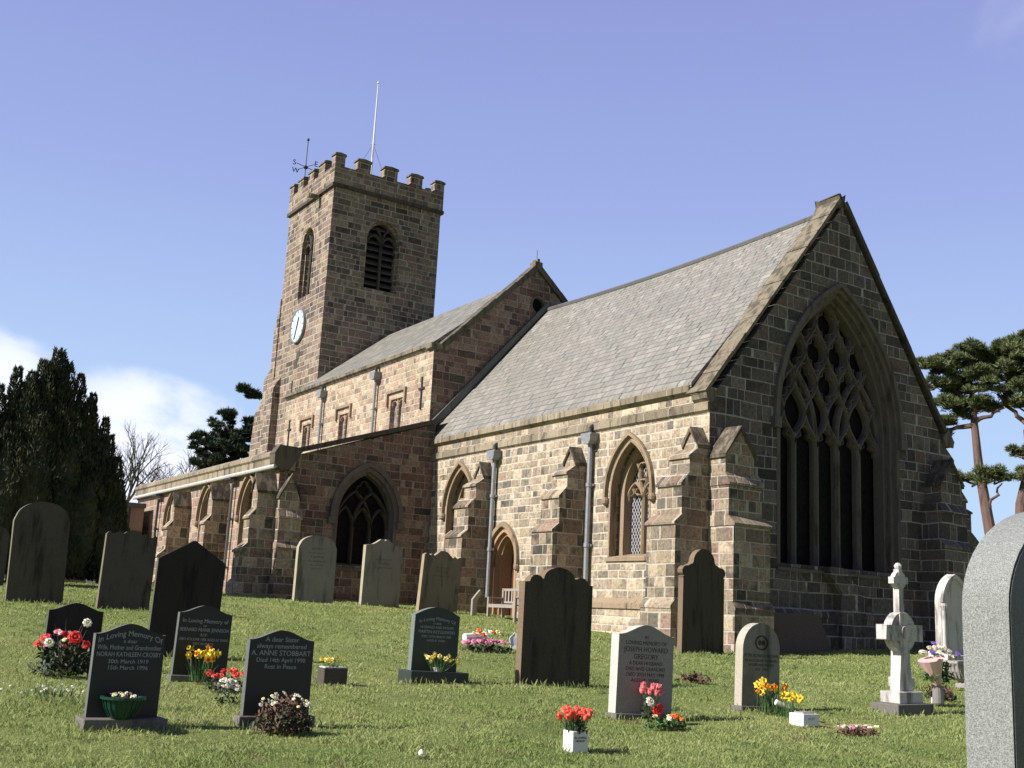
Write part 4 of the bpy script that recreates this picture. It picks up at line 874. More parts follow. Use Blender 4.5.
headstone('grey stone cut off by the left edge of the view beyond the yew shade', -30.0, 4.22, .9, 1.45, .14, 'shoulder', 'hs_dark')
headstone('tall blackened round-shouldered stone leaning in front of the yew at far left', -24.17, 4.38, 1.06, 1.98, .14, 'shoulder', 'hs_dark', (2, 1))
headstone('broad dark stone with a chipped scalloped top, between the yew and the pointed stone', -23.21, 5.87, 1.0, 1.56, .14, 'scallop', 'hs_dark', (-1.5, -2))
headstone('large black stone with a plain pointed gable top', -15.1, 4.64, .90, 1.50, .09, 'point', 'hs_black', (-1, 0))
headstone('black granite stone inscribed to Bernard behind daffodils and red flowers', -12.58, 4.09, .60, .79, .07, 'ogee', 'blackgranite', (-1, 0), plin=(.03, .05, .03, 'plinth'),
          texts=[('In Loving Memory of', .062, .60), ('OF', .03, .555), ('BERNARD FRANK JENNISON', .055, .505), ('R.I.P.', .042, .455), ('DIED 4TH JUNE 1986 AGED 63 YEARS', .04, .405), ('REST IN PEACE', .035, .36)])
headstone('dull dark uninscribed stone with mixed bouquets against its foot', -13.46, 2.90, .59, .73, .07, 'ogee', 'hs_black')
headstone('black granite stone inscribed to Norah Kathleen with a green bowl on its plinth', -9.73, 2.555, .57, .80, .08, 'ogee', 'blackgranite', (0, 0), plin=(.05, .16, .05, 'plinth'),
          texts=[('In Loving Memory Of', .066, .70), ('a dear', .045, .645), ('Wife, Mother and Grandmother', .055, .59), ('NORAH KATHLEEN CROSBY', .053, .535), ('30th March 1919', .048, .48), ('15th March 1996', .048, .43)])
headstone('black granite stone inscribed to a dear sister with a heather bush before it', -9.78, 3.91, .61, .80, .08, 'ogee', 'blackgranite', (0, 0), plin=(.05, .05, .06, 'plinth'),
          texts=[('A dear Sister', .06, .70), ('always remembered', .058, .642), ('A. ANNE STOBBART', .064, .58), ('Died 14th April 1990', .054, .522), ('Rest in Peace', .056, .465)])
LT = [('SACRED', .1, 1.45), ('to the memory of', .07, 1.34), ('THOMAS', .1, 1.21), ('who departed this life', .06, 1.11), ('also of the above', .06, 1.0), ('aged 72 years', .06, .9)]
headstone('pale grey stone with an evenly rounded top standing before the aisle window', -30.27, 12.92, 1.18, 1.86, .16, 'shoulder', 'hs_grey', (0, 0), texts=LT, tmat='faintink')
headstone('grey stone with a swept peaked top nearest the middle of the aisle end wall', -29.7, 14.74, 1.2, 1.90, .16, 'swoop', 'hs_grey', (-.5, 0), texts=[(a, b, c-.05) for a, b, c in LT[1:4]], tmat='faintink')
headstone('weathered brown stone with a scrolled top, leaning right beside the chancel buttress', -28.0, 15.70, 1.22, 1.68, .16, 'scroll', 'hs_mid', (-3.5, 0), texts=[(a, b, c-.15) for a, b, c in LT[1:4]], tmat='faintink')
headstone('small green-grey stone with a curved top on a wide base, yellow flowers before it', -12.9, 7.23, .66, .92, .10, 'segment', 'greengranite', (-1, 0), plin=(.09, .18, .12),
          texts=[('In Loving Memory Of', .062, .755), ('A DEAR', .035, .70), ('HUSBAND AND FATHER', .045, .65), ('MARTIN KEYGLEWSKI', .055, .59), ('DIED 15TH MARCH 1988', .04, .535), ('AGED 61 YEARS', .038, .485)], tmat='faintsilver' if 'faintsilver' in M else 'silver')
headstone('big brown stone with a triple-curved bedhead top in the middle of the lawn', -12.74, 9.03, 1.14, 1.55, .13, 'bedhead', 'hs_brown', (0, 0))
headstone('clean buff stone inscribed to Joseph with pink tulips at its foot', -10.03, 8.33, .80, 1.0, .13, 'ogee', 'hs_light', (-1.2, 0), plin=(.03, .05, .035, 'plinth'),
          texts=[('IN', .05, .85), ('LOVING MEMORY OF', .062, .782), ('JOSEPH HOWARD', .078, .705), ('GREGORY', .078, .627), ('A DEAR HUSBAND', .058, .562), ('DAD AND GRANDAD', .058, .50), ('DIED 20TH MAY 1998', .058, .438), ('AGED 81 YEARS', .058, .376)], tmat='ink')
headstone('dark stone with a trefoil scrolled head against the corner buttress of the church', -18.0, 16.5, 1.16, 2.14, .14, 'trefoil', 'hs_brown', (0, 0))
hp = headstone('round-topped buff stone with an oval carved emblem, daffodils at its foot', -10.69, 10.80, .66, 1.07, .13, 'round', 'hs_round', (-1, 0), plin=(.06, .06, .03, 'plinth'),
          texts=[('PETER RONALD BROWN', .055, .64), ('DEARLY LOVED HUSBAND', .048, .58), ('FATHER AND FRIEND', .048, .525), ('1921 - 1995', .048, .47)], tmat='ink')
em = MB(); n = 24
em.prism([(.115*math.cos(2*math.pi*i/n), .82+.095*math.sin(2*math.pi*i/n)) for i in range(n)], 'x', -.01, .008, [[(.095*math.cos(2*math.pi*i/n), .82+.077*math.sin(2*math.pi*i/n)) for i in range(n)]])
for k in (-1, 1): em.prism([(k*.03+.028*math.cos(2*math.pi*i/10), .82+.035*math.sin(2*math.pi*i/10)) for i in range(10)], 'x', -.01, .006)
em.build('emblem', 'hs_brown', hp)
# big granite memorial close on the right
GR = thing('granite_memorial', 'large round-topped grey granite memorial with rock-pitched side, cut by the right edge', 'gravestone', (-1.62, 2.825, G(-1.6, 2.8)), (0, 0, 0), 'gravestones in the churchyard')
gz0 = G(-1.6, 2.8); ol = [(-.375, -.3), (-.375, .08-gz0)]+[(-.375*math.cos(math.pi/2*t), .08-gz0+.27*math.sin(math.pi/2*t)) for t in [i/12 for i in range(1, 13)]]
ol = ol+[(-y, z) for y, z in reversed(ol[:-1])]
s_ = MB(); s_.prism(ol, 'x', -.125, -.004); s_.build('pitched_body', 'greygranite', GR, bevel=.006)
ins = [(y*.985, z-.006 if z > 0 else z) for y, z in ol]
s_ = MB(); s_.prism(ins, 'x', -.003, .0); s_.build('polished_face', 'greypolish', GR)
for body, size, zz in (('IN LOVING MEMORY', .05, 1.35), ('OF A DEAR WIFE', .045, 1.27), ('WHO DIED 1989', .045, 1.12)): text(body, size, GR, .0005, 0, zz, 'greypolish')

# celtic cross on two steps
CX = thing('celtic_cross', 'short weathered marble celtic cross leaning on a two-stepped base', 'gravestone', (-10.36, 13.16, G(-10.36, 13.16)), (R(1.2), 0, 0), 'gravestones in the churchyard'); CX.scale = (.9, .88, .97)
b_ = MB(); b_.box(-.27, .25, -.42, .42, -.15, .11); b_.build('lower_step', 'plinth', CX, bevel=.012)
b_ = MB(); b_.box(-.19, .17, -.28, .28, .11, .27); b_.build('upper_step', 'marble', CX, bevel=.012)
b_ = MB(); b_.prism([(-.15, .27), (.15, .27), (.095, .86), (-.095, .86)], 'x', -.10, .08)
b_.prism([(-.09, .84), (.09, .84), (.10, 1.34), (-.10, 1.34)], 'x', -.10, .078); b_.prism([(-.43, .98), (.43, .96), (.43, 1.18), (-.43, 1.18)], 'x', -.102, .082)
n = 24; b_.prism([(.30*math.cos(2*math.pi*i/n), 1.08+.28*math.sin(2*math.pi*i/n)) for i in range(n)], 'x', -.075, .055, [[(.20*math.cos(2*math.pi*i/n), 1.08+.18*math.sin(2*math.pi*i/n)) for i in range(n)]])
b_.build('cross', 'marble', CX, bevel=.01)
b_ = MB(); b_.prism([(.09*math.cos(2*math.pi*i/16), 1.08+.09*math.sin(2*math.pi*i/16)) for i in range(16)], 'x', .08, .11)
for s in (-1, 1):
    for k in range(3): b_.tube([(.083, s*(.15+.08*k), 1.02), (.083, s*(.19+.08*k), 1.14)], .014, 5)
b_.build('carved_boss', 'marble', CX)
C2 = thing('stone_cross', 'tall slender stone cross with a knotted ring head rising behind the celtic cross', 'gravestone', (-13.0, 16.5, G(-13, 16.5)), (R(1.0), 0, 0), 'gravestones in the churchyard'); C2.scale = (1, 1, .96)
b_ = MB(); b_.box(-.15, .15, -.16, .16, -.15, .15); b_.build('base', 'marble', C2, bevel=.01)
b_ = MB(); b_.prism([(-.08, .14), (.08, .14), (.06, 1.72), (-.06, 1.72)], 'x', -.07, .05); b_.prism([(-.045, 1.72), (.045, 1.72), (.045, 2.06), (-.045, 2.06)], 'x', -.06, .05); b_.prism([(-.19, 1.80), (.19, 1.80), (.19, 1.92), (-.19, 1.92)], 'x', -.062, .052)
b_.prism([(.155*math.cos(2*math.pi*i/n), 1.86+.165*math.sin(2*math.pi*i/n)) for i in range(n)], 'x', -.05, .04, [[(.095*math.cos(2*math.pi*i/n), 1.86+.10*math.sin(2*math.pi*i/n)) for i in range(n)]])
b_.lathe([(0, 2.04), (.055, 2.07), (.07, 2.12), (.04, 2.17), (0, 2.18)], 0, 0, 8); b_.build('cross', 'marble', C2, bevel=.008)
# gothic marble with colonnettes
RS = thing('marble_memorial', 'pointed gothic white marble memorial with slim side columns, beside the granite stone', 'gravestone', (-15.7, 21.75, G(-15.7, 21.75)), (0, 0, 0), 'gravestones in the churchyard')
b_ = MB(); b_.box(-.3, .22, -.58, .58, -.2, .30); b_.build('base', 'marble', RS, bevel=.02)
b_ = MB(); b_.prism([(y, z+.28) for y, z in outline('gothic', .92, 1.75)], 'x', -.15, 0); b_.build('stone', 'marble', RS, bevel=.01)
for s in (-1, 1):
    b_ = MB(); b_.lathe([(.075, .30), (.075, .40), (.05, .44), (.042, .5), (.042, 1.22), (.06, 1.27), (.08, 1.32), (.08, 1.38)], .05, s*.44, 10); b_.build('colonnette', 'marble', RS)
b_ = MB(); b_.prism([(y, z+.28) for y, z in arc_pts(0, .46, 1.12, .63, 10)]+[(y, z+.28) for y, z in reversed(arc_pts(0, .38, 1.12, .53, 10))], 'x', .0, .05); b_.build('arch_mould', 'marble', RS)
ur = thing('stone_urn', 'squat grey fluted stone urn half hidden behind the granite memorial', 'urn', (-13.0, 18.3, G(-13, 18.3)))
b_ = MB(); b_.lathe([(.0, 0), (.2, 0), (.2, .06), (.14, .1), (.26, .16), (.34, .28), (.36, .38), (.40, .42), (.40, .46), (.32, .47), (.30, .40), (.0, .38)], 0, 0, 28); b_.build('bowl', 'hs_light', ur, smooth=False)
b_ = MB()
for k in range(28): a_ = 2*math.pi*k/28; b_.tube([(.30*math.cos(a_), .30*math.sin(a_), .18), (.385*math.cos(a_), .385*math.sin(a_), .40)], .018, 5)
b_.build('fluting', 'hs_light', ur)

# ------------------------------------------------------------------ flowers
def proto_mesh(name, mb, mats):
    o = mb.build(name, mats, None, fix=False); me = o.data; bpy.data.objects.remove(o); return me
def petals(mb, n, r0, r1, w, z0, z1, cup=.0, mi=0, seg=3):
    for k in range(n):
        a = 2*math.pi*k/n; ca, sa = math.cos(a), math.sin(a); pts = []
        for i in range(seg+1):
            t = i/seg; rr = r0+(r1-r0)*t; z = z0+(z1-z0)*t+cup*math.sin(math.pi*t); ww = w*math.sin(math.pi*(.15+.75*t))
            pts += [(rr*ca-ww*sa, rr*sa+ww*ca, z), (rr*ca+ww*sa, rr*sa-ww*ca, z)]
        mb.add(pts, [(2*i, 2*i+1, 2*i+3, 2*i+2) for i in range(seg)], mi)
def daffodil(pet, trump):
    m = MB(); m.tube([(0, 0, 0), (.01, 0, .12), (.0, 0, .22), (.015, 0, .25)], .004, 5, 2)
    f = MB(); petals(f, 6, .006, .042, .014, 0, .004, .004, 0); f.lathe([(.010, 0), (.012, .018), (.020, .032), (.014, .030), (.006, .006)], 0, 0, 8, 1)
    rot = Matrix.Translation((.02, 0, .25)) @ Matrix.Rotation(R(75), 4, 'Y')
    m.add([rot @ Vector(v) for v in f.v], f.f); m.m[-len(f.f):] = f.m
    return proto_mesh('daffodil', m, [pet, trump, 'leaf'])
def tulip(mat):
    m = MB(); m.tube([(0, 0, 0), (.006, 0, .12), (.0, 0, .2)], .004, 5, 1)
    m.lathe([(.004, .195), (.022, .205), (.029, .225), (.027, .245), (.016, .262), (.003, .268)], 0, 0, 8, 0); petals(m, 6, .018, .026, .016, .20, .272, .0, 0)
    return proto_mesh('tulip', m, [mat, 'leaf'])
def bloom(mat, r=.03, core=None):
    m = MB(); petals(m, 8, .003, r, r*.42, 0, r*.15, r*.3, 0); petals(m, 6, .003, r*.7, r*.36, r*.2, r*.55, r*.25, 0); m.lathe([(r*.05, 0), (r*.3, r*.25), (r*.22, r*.6), (.001, r*.7)], 0, 0, 6, 1)
    return proto_mesh('bloom', m, [mat, core or mat])
PR = {'daff': daffodil('yellow', 'orange'), 'daffy': daffodil('yellow', 'yellow'), 'daffp': daffodil('palepetal', 'yellow'), 'tulip': tulip('tulip'), 'redtulip': tulip('salmon'),
      'red': bloom('red', .034), 'white': bloom('cream', .032, 'yellow'), 'pink': bloom('pinkp', .03), 'purple': bloom('purple', .03), 'orange': bloom('orange', .03), 'cream': bloom('palepetal', .028), 'salmon': bloom('salmon', .034)}
def put(key, name, parent, loc, rot=(0, 0, 0), sc=1.0):
    o = bpy.data.objects.new(name, PR[key]); col.objects.link(o); o.parent = parent; o.location = loc; o.rotation_euler = rot; o.scale = (sc,)*3; return o
def leaves(parent, n, rad, h, mat='leaf', wid=.009, up=1.0, cx=0, cy=0, z0=0, seed=1, name='leaves'):
    rnd = random.Random(seed); m = MB()
    for k in range(n):
        a = rnd.uniform(0, 6.283); rr = rad*math.sqrt(rnd.random())*.6; x, y = cx+rr*math.cos(a), cy+rr*math.sin(a); L = h*rnd.uniform(.55, 1.1); lean = rnd.uniform(.1, .55)*(rad*1.3)/max(.02, 1)
        a2 = a+rnd.uniform(-.6, .6); dx, dy = math.cos(a2)*lean*up, math.sin(a2)*lean*up; px, py = -math.sin(a2)*wid, math.cos(a2)*wid
        vs = []
        for i in range(4):
            t = i/3; w_ = (1-t*.85); vs += [(x+dx*t*t+px*w_, y+dy*t*t+py*w_, z0+L*t), (x+dx*t*t-px*w_, y+dy*t*t-py*w_, z0+L*t)]
        m.add(vs, [(0, 1, 3, 2), (2, 3, 5, 4), (4, 5, 7, 6)])
    return m.build(name, mat, parent, fix=False)
def bushy(parent, n, rx_, ry_, rz_, mat, size, z0=0, seed=1, name='foliage', solid=False):
    rnd = random.Random(seed); m = MB()
    for k in range(n):
        v = Vector((rnd.gauss(0, 1), rnd.gauss(0, 1), rnd.gauss(0, 1))).normalized()*rnd.uniform(.35, 1)
        c_ = Vector((v.x*rx_, v.y*ry_, z0+abs(v.z)*rz_)); q = Vector((rnd.gauss(0, 1), rnd.gauss(0, 1), rnd.gauss(0, 1)+.6)).normalized(); p = q.orthogonal().normalized(); o = q.cross(p); s_ = size*rnd.uniform(.6, 1.4)
        m.add([c_-q*s_, c_+p*s_*.4, c_+q*s_, c_-p*s_*.4], [(0, 1, 2, 3)])
    return m.build(name, mat, parent, fix=False)
def scatter(parent, keys, n, rx_, ry_, z0, z1, sc=1, seed=2, name='bloom', tilt=.6, dome=True):
    rnd = random.Random(seed)
    for k in range(n):
        a = rnd.uniform(0, 6.283); rr = math.sqrt(rnd.random()); x, y = rx_*rr*math.cos(a), ry_*rr*math.sin(a)
        z = z0+(z1-z0)*(math.sqrt(max(0, 1-rr*rr*.8)) if dome else rnd.random())
        put(rnd.choice(keys), name, parent, (x, y, z), (rnd.uniform(-tilt, tilt)-.2, rnd.uniform(.2, 1.1), rnd.uniform(-.6, .6)), sc*rnd.uniform(.8, 1.15))
def stems(parent, keys, name, n, rad, z0, sc, seed, spread=.35, zvar=.15):
    rnd = random.Random(seed)
    for k in range(n):
        a = rnd.uniform(0, 6.283); rr = rad*math.sqrt(rnd.random()); x, y = rr*math.cos(a), rr*math.sin(a)
        put(rnd.choice(keys), name, parent, (x*.5, y*.5, z0), (-y/rad*spread*rnd.uniform(.5, 1.2), x/rad*spread*rnd.uniform(.4, 1), rnd.uniform(-.9, .9)), sc*rnd.uniform(1-zvar, 1+zvar))
def FT(name, label, cat, x, y, dz=0): return thing(name, label, cat, (x, y, G(x, y)+dz))
# a: bouquets by the dark stone at left
o = FT('bouquet', 'mixed red and white bouquets heaped against the dull uninscribed stone', 'flowers', -13.0, 2.72)
bushy(o, 500, .24, .36, .46, 'darkleaf', .035, 0, 3); scatter(o, ['white', 'red', 'red', 'cream', 'pink'], 26, .22, .34, .02, .46, 1.15, 5); put('red', 'bloom', o, (.2, .05, .40), (0, 1.2, 0), 2.3)
put('white', 'bloom', o, (.2, .16, .56), (0, 1.2, 0), 1.6); put('white', 'bloom', o, (.2, -.2, .34), (0, 1.2, 0), 1.7)
leaves(o, 14, .2, .55, 'brownleaf', .006, 1.4, seed=4, name='grass_plumes')
o = FT('snowdrop_clump', 'scattered tiny white spring flowers in the grass left of the green bowl stone', 'flowers', -11.2, 2.3); leaves(o, 60, .4, .1, 'leaf', .005, .5, seed=9); scatter(o, ['white'], 34, .40, .5, .03, .10, .38, 7, dome=False)
# c: heather bush
o = FT('heather_bush', 'low bush of brown heather with small white flowers before the dear sister stone', 'plant', -9.42, 3.83); bushy(o, 900, .18, .27, .30, 'brownleaf', .022, .0, 11); bushy(o, 500, .2, .30, .2, 'darkleaf', .022, 0, 12, 'leaves'); scatter(o, ['white', 'white', 'cream'], 40, .17, .25, .10, .31, .62, 13)
# b: daffodils by Bernard's stone
o = FT('daffodil_clump', 'yellow daffodils standing against the black stone inscribed to Bernard', 'flowers', -12.42, 4.04); leaves(o, 30, .2, .24, 'leaf', .007, .7, seed=15); stems(o, ['daffy', 'daff', 'daffy'], 'daffodil', 14, .2, 0, 1.25, 17, .55)
o = FT('flower_pot', 'low bowl of bright red flowers in front of the daffodils', 'flowers', -11.9, 4.14); bushy(o, 260, .13, .24, .16, 'darkleaf', .025, 0, 19); scatter(o, ['red', 'salmon', 'red'], 20, .12, .25, .08, .20, 1.05, 21); MB().lathe([(.08, 0), (.11, .07), (.10, .07)], 0, 0, 14).build('pot', 'greyvase', o)
o = FT('white_posy', 'small bunch of white flowers touching the side of the dear sister stone', 'flowers', -10.9, 3.83); bushy(o, 120, .1, .12, .16, 'darkleaf', .02, 0, 23); scatter(o, ['white'], 22, .09, .13, .05, .22, .85, 25)
# d: trough
o = FT('flower_trough', 'small grey stone trough of pale daffodils alone on the lawn', 'planter', -12.5, 5.65); MB().box(-.10, .10, -.15, .15, -.04, .17).build('trough', 'hs_dark', o, bevel=.01); MB().box(-.085, .085, -.135, .135, .171, .18).build('rim', 'white', o)
leaves(o, 24, .14, .13, 'leaf', .007, .5, z0=.15, seed=27); stems(o, ['daffp', 'daffp', 'daffy'], 'daffodil', 12, .18, .12, .62, 29, .9)
# e: green bowl
pl = G(-9.73, 2.6)+.05
o = thing('flower_bowl', 'dark green plastic bowl of small white and pink flowers on a black stone plinth', 'plant pot', (-9.62, 2.52, pl)); b_ = MB(); b_.lathe([(.075, 0), (.10, .02), (.135, .08), (.155, .15), (.18, .155), (.18, .175), (.15, .175), (.14, .14), (.0, .14)], 0, 0, 28); b_.build('bowl', 'potgreen', o)
b_ = MB()
for k in range(20): a_ = 2*math.pi*k/20; b_.tube([(.103*math.cos(a_), .103*math.sin(a_), .02), (.138*math.cos(a_), .138*math.sin(a_), .08), (.158*math.cos(a_), .158*math.sin(a_), .15)], .005, 4)
b_.build('fluting', 'potgreen', o)
bushy(o, 160, .12, .12, .07, 'darkleaf', .016, .14, 31); scatter(o, ['white', 'cream', 'pink'], 18, .10, .12, .16, .20, .5, 33)
# f: wreath bed
o = FT('wreath', 'pink and cream wreaths laid on the grass between green and brown stones', 'flowers', -17.1, 10.62); bushy(o, 300, .35, .55, .10, 'darkleaf', .04, 0, 35); scatter(o, ['pink'], 46, .2, .5, .06, .16, 1.7, 37)
scatter(o, ['cream', 'white', 'orange'], 16, .25, .3, .18, .34, 1.6, 39)
b_ = MB(); b_.tube([(-.2, -.35, .2), (-.25, .1, .24)], .07, 8); b_.build('ribbon_roll', 'white', o)
o = FT('white_card', 'creased white card or wrapper on the grass beside the pink wreaths', 'card', -17.2, 11.32); b_ = MB(); b_.add([(0, -.14, .02), (.06, .14, .0), (-.02, .16, .22), (-.08, -.02, .30), (-.03, -.16, .2), (.015, -.14, .02), (.075, .14, 0), (-.005, .16, .22), (-.065, -.02, .30), (-.015, -.16, .2)], [(0, 1, 2, 3, 4), (9, 8, 7, 6, 5), (0, 1, 6, 5), (1, 2, 7, 6), (2, 3, 8, 7), (3, 4, 9, 8), (4, 0, 5, 9)]); b_.build('folded_paper', 'white', o)
# g
o = thing('flower_vase', 'pale yellow and white daffodils in a small pot on the green stone base', 'flowers', (-12.80, 7.22, G(-12.9, 7.26)+.12)); MB().lathe([(.04, 0), (.06, .05), (.055, .05)], 0, 0, 12).build('pot', 'white', o); leaves(o, 26, .16, .16, 'leaf', .006, .8, z0=.03, seed=41); stems(o, ['daffp', 'daffy', 'daffp'], 'daffodil', 15, .2, .0, .82, 43, 1.0)
# h: white box of red tulips
o = FT('tulip_vase', 'white square vase of scarlet flowers, nearest the bottom edge of the view', 'vase', -8.32, 6.14); MB().box(-.075, .075, -.085, .085, -.03, .155).build('vase', 'white', o, bevel=.006); text('IN LOVING\nMEMORY', .026, o, .0755, 0, .09, 'ink')
leaves(o, 34, .14, .20, 'darkleaf', .012, .9, z0=.13, seed=45); stems(o, ['redtulip'], 'tulip', 15, .12, .10, .85, 47, .75); put('salmon', 'bloom', o, (.0, -.13, .33), (0, .6, -.5), 1.2); bushy(o, 80, .12, .13, .16, 'darkleaf', .022, .15, 46, 'greenery')
for k in range(7): put('salmon', 'bloom', o, (.07*math.cos(k), .12*math.sin(k*1.9), .30+.02*(k % 3)), (0, .7, 0), 1.0)
# i: tulips at Joseph's stone
o = FT('tulip_bunch', 'bunch of pink tulips with one white flower leaning on the buff stone inscribed to Joseph', 'flowers', -9.86, 8.27); stems(o, ['tulip'], 'tulip', 12, .11, .10, 1.05, 49, .5); bushy(o, 60, .08, .12, .26, 'darkleaf', .035, .02, 51); put('white', 'bloom', o, (.08, -.07, .20), (0, 1.2, 0), 1.8); put('red', 'bloom', o, (.09, .02, .10), (0, 1.2, 0), 1.9); put('red', 'bloom', o, (.08, .08, .14), (0, 1.2, 0), 1.4)
o = FT('flower_spray', 'low spray of orange, cream and green foliage on the grass below the pink tulips', 'flowers', -9.45, 8.16); bushy(o, 260, .12, .30, .10, 'leaf', .028, 0, 53); scatter(o, ['cream', 'orange', 'white', 'orange'], 16, .1, .28, .05, .12, .95, 55)
# j: daffodils by round stone
o = FT('daffodil_clump', 'tall golden daffodils growing before the round-topped stone with the oval emblem', 'flowers', -10.33, 10.62); leaves(o, 50, .2, .30, 'leaf', .008, .7, seed=57); stems(o, ['daff', 'daffy'], 'daffodil', 18, .2, 0, 1.25, 59, .55, .2); put('daff', 'daffodil', o, (.0, -.26, 0), (0, .1, 0), 1.0)
o = FT('paper_cone', 'rolled white paper cone lying in the grass by the daffodils', 'paper', -9.98, 10.40); b_ = MB(); b_.tube([(0, -.06, .16), (.1, .20, .05)], [.034, .008], 10); b_.build('cone', 'white', o)
o = FT('flower_box', 'white square marble flower holder with yellow daffodils behind it, right of the paper cone', 'vase', -9.42, 10.22); MB().box(-.11, .11, -.13, .13, -.03, .11).build('holder', 'white', o, bevel=.006); MB().box(-.07, .07, -.09, .09, .11, .125).build('lid', 'hs_light', o)
text('MUM', .045, o, .1105, 0, .04, 'silver')
o2 = FT('daffodil_clump', 'short bright daffodils in two tufts just behind the white marble flower holder', 'flowers', -9.85, 10.42); leaves(o2, 40, .26, .20, 'leaf', .007, .6, seed=61); stems(o2, ['daffy'], 'daffodil', 16, .28, 0, .95, 63, .4)
# k
o = FT('flower_patch', 'low flat patch of white and pink flowers in the grass left of the granite memorial', 'flowers', -8.75, 10.35); bushy(o, 360, .13, .36, .08, 'brownleaf', .022, 0, 65); scatter(o, ['white', 'pink', 'white', 'cream'], 44, .12, .37, .05, .09, .62, 67)
# l
o = FT('wrapped_bouquet', 'white and purple bouquet in pink wrapping standing in a grey vase by the granite memorial', 'flowers', -10.95, 14.72); o.scale = (1.2, 1.3, 1.12); MB().lathe([(.06, 0), (.07, .02), (.065, .22), (.08, .24)], 0, 0, 14).build('vase', 'greyvase', o)
b_ = MB(); b_.tube([(0, 0, .22), (.0, -.06, .40), (.0, -.12, .58)], [.04, .09, .15], 14); b_.build('wrapping', 'pink_paper', o); bushy(o, 240, .14, .22, .34, 'leaf', .04, .30, 69); scatter(o, ['white'], 26, .15, .26, .50, .74, 1.35, 71); put('purple', 'bloom', o, (.1, -.22, .66), (0, .9, 0), 1.5); put('purple', 'bloom', o, (.05, -.12, .78), (0, .7, 0), 1.3); put('purple', 'bloom', o, (.12, .22, .66), (0, 1, 0), 1.3)
o = FT('red_pot', 'tiny dark red glazed pot on the grass right of the wrapped bouquet', 'pot', -11.1, 14.95); MB().lathe([(.05, 0), (.085, .06), (.09, .13), (.075, .14)], 0, 0, 14).build('pot', 'terracotta', o); MB().box(-.05, .08, -.13, -.09, 0, .08).build('stone_foot', 'white', o)
o = FT('heather_bush', 'straggly brownish heather tuft on the grass beside the red pot', 'plant', -11.6, 15.65); bushy(o, 500, .22, .28, .26, 'brownleaf', .028, 0, 73); bushy(o, 240, .24, .3, .18, 'darkleaf', .03, 0, 75, 'leaves')
# m
o = FT('dead_plant', 'withered brown plant flopped on the lawn right of the Joseph stone', 'plant', -13.1, 11.85); bushy(o, 160, .22, .34, .14, 'brownleaf', .035, 0, 77); leaves(o, 26, .3, .16, 'leaf', .01, 1.0, seed=79); bushy(o, 60, .08, .1, .14, 'hs_black', .03, 0, 81, 'dark_stalks')
o = FT('white_pebble', 'small white pebble in the foreground grass near the bottom edge', 'stone', -8.11, 4.48); b_ = MB(); b_.lathe([(.022, 0), (.026, .015), (.018, .03), (.004, .045)], 0, 0, 8); b_.build('pebble', 'white', o)

# ------------------------------------------------------------------ bench and board by the door
BN = thing('bench', 'pale weathered wooden bench beside the small arched door', 'bench', (-26.3, 17.0, G(-26.4, 17)), (0, 0, 0)); BN.scale = (1, 1, .84)
for x in (-.68, .68):
    for y, h_ in ((-.26, .64), (.22, .98)): MB().box(x-.035, x+.035, y-.035, y+.035, -.1, h_).build('leg', 'teak', BN)
    MB().box(x-.04, x+.04, -.30, .22, .64, .68).build('armrest', 'teak', BN)
b_ = MB(); [b_.box(-.72, .72, y, y+.085, .42, .45) for y in (-.29, -.19, -.09, .01, .11)]; b_.box(-.68, .68, -.29, -.262, .34, .418); b_.build('seat', 'teak', BN)
b_ = MB(); b_.box(-.65, .65, .20, .235, .90, .98); b_.box(-.65, .65, .20, .235, .50, .56); [b_.box(x-.03, x+.03, .205, .23, .56, .90) for x in np.linspace(-.56, .56, 8)]; b_.build('backrest', 'teak', BN)
BP = thing('board', 'narrow pale upright board with a slanted top left of the bench', 'board', (-27.55, 16.65, G(-27.5, 16.6)), (0, 0, R(20)))
b_ = MB(); b_.prism([(-.16, -.1), (.02, -.1), (.02, .35), (.24, .62), (.16, .70), (-.16, .42)], 'x', -.03, .03); b_.build('plank', 'teak', BP)

# ------------------------------------------------------------------ trees
def np_leaves(centers, dirs, size, asp, rnd, align=0.):
    """small pointed faces; dirs bias each face's long axis"""
    n = len(centers); q = rnd.normal(size=(n, 3))*(1-align)+dirs*align*2; q /= np.linalg.norm(q, axis=1)[:, None]+1e-9
    p = np.cross(q, rnd.normal(size=(n, 3))); p /= np.linalg.norm(p, axis=1)[:, None]+1e-9
    s = size*rnd.uniform(.6, 1.4, n)[:, None]
    v = np.stack([centers-q*s*.5, centers+p*s*asp, centers+q*s, centers-p*s*asp], 1).reshape(-1, 3)
    return v
def leaf_obj(name, verts, mat, parent):
    n = len(verts)//4; me = bpy.data.meshes.new(name); me.vertices.add(len(verts)); me.vertices.foreach_set('co', verts.astype(np.float32).ravel())
    me.loops.add(n*4); me.loops.foreach_set('vertex_index', np.arange(n*4, dtype=np.int32)); me.polygons.add(n); me.polygons.foreach_set('loop_start', np.arange(0, n*4, 4, dtype=np.int32))
    me.update(calc_edges=True); me.materials.append(M[mat]); o = bpy.data.objects.new(name, me); col.objects.link(o); o.parent = parent; return o
rn = np.random.default_rng(4)
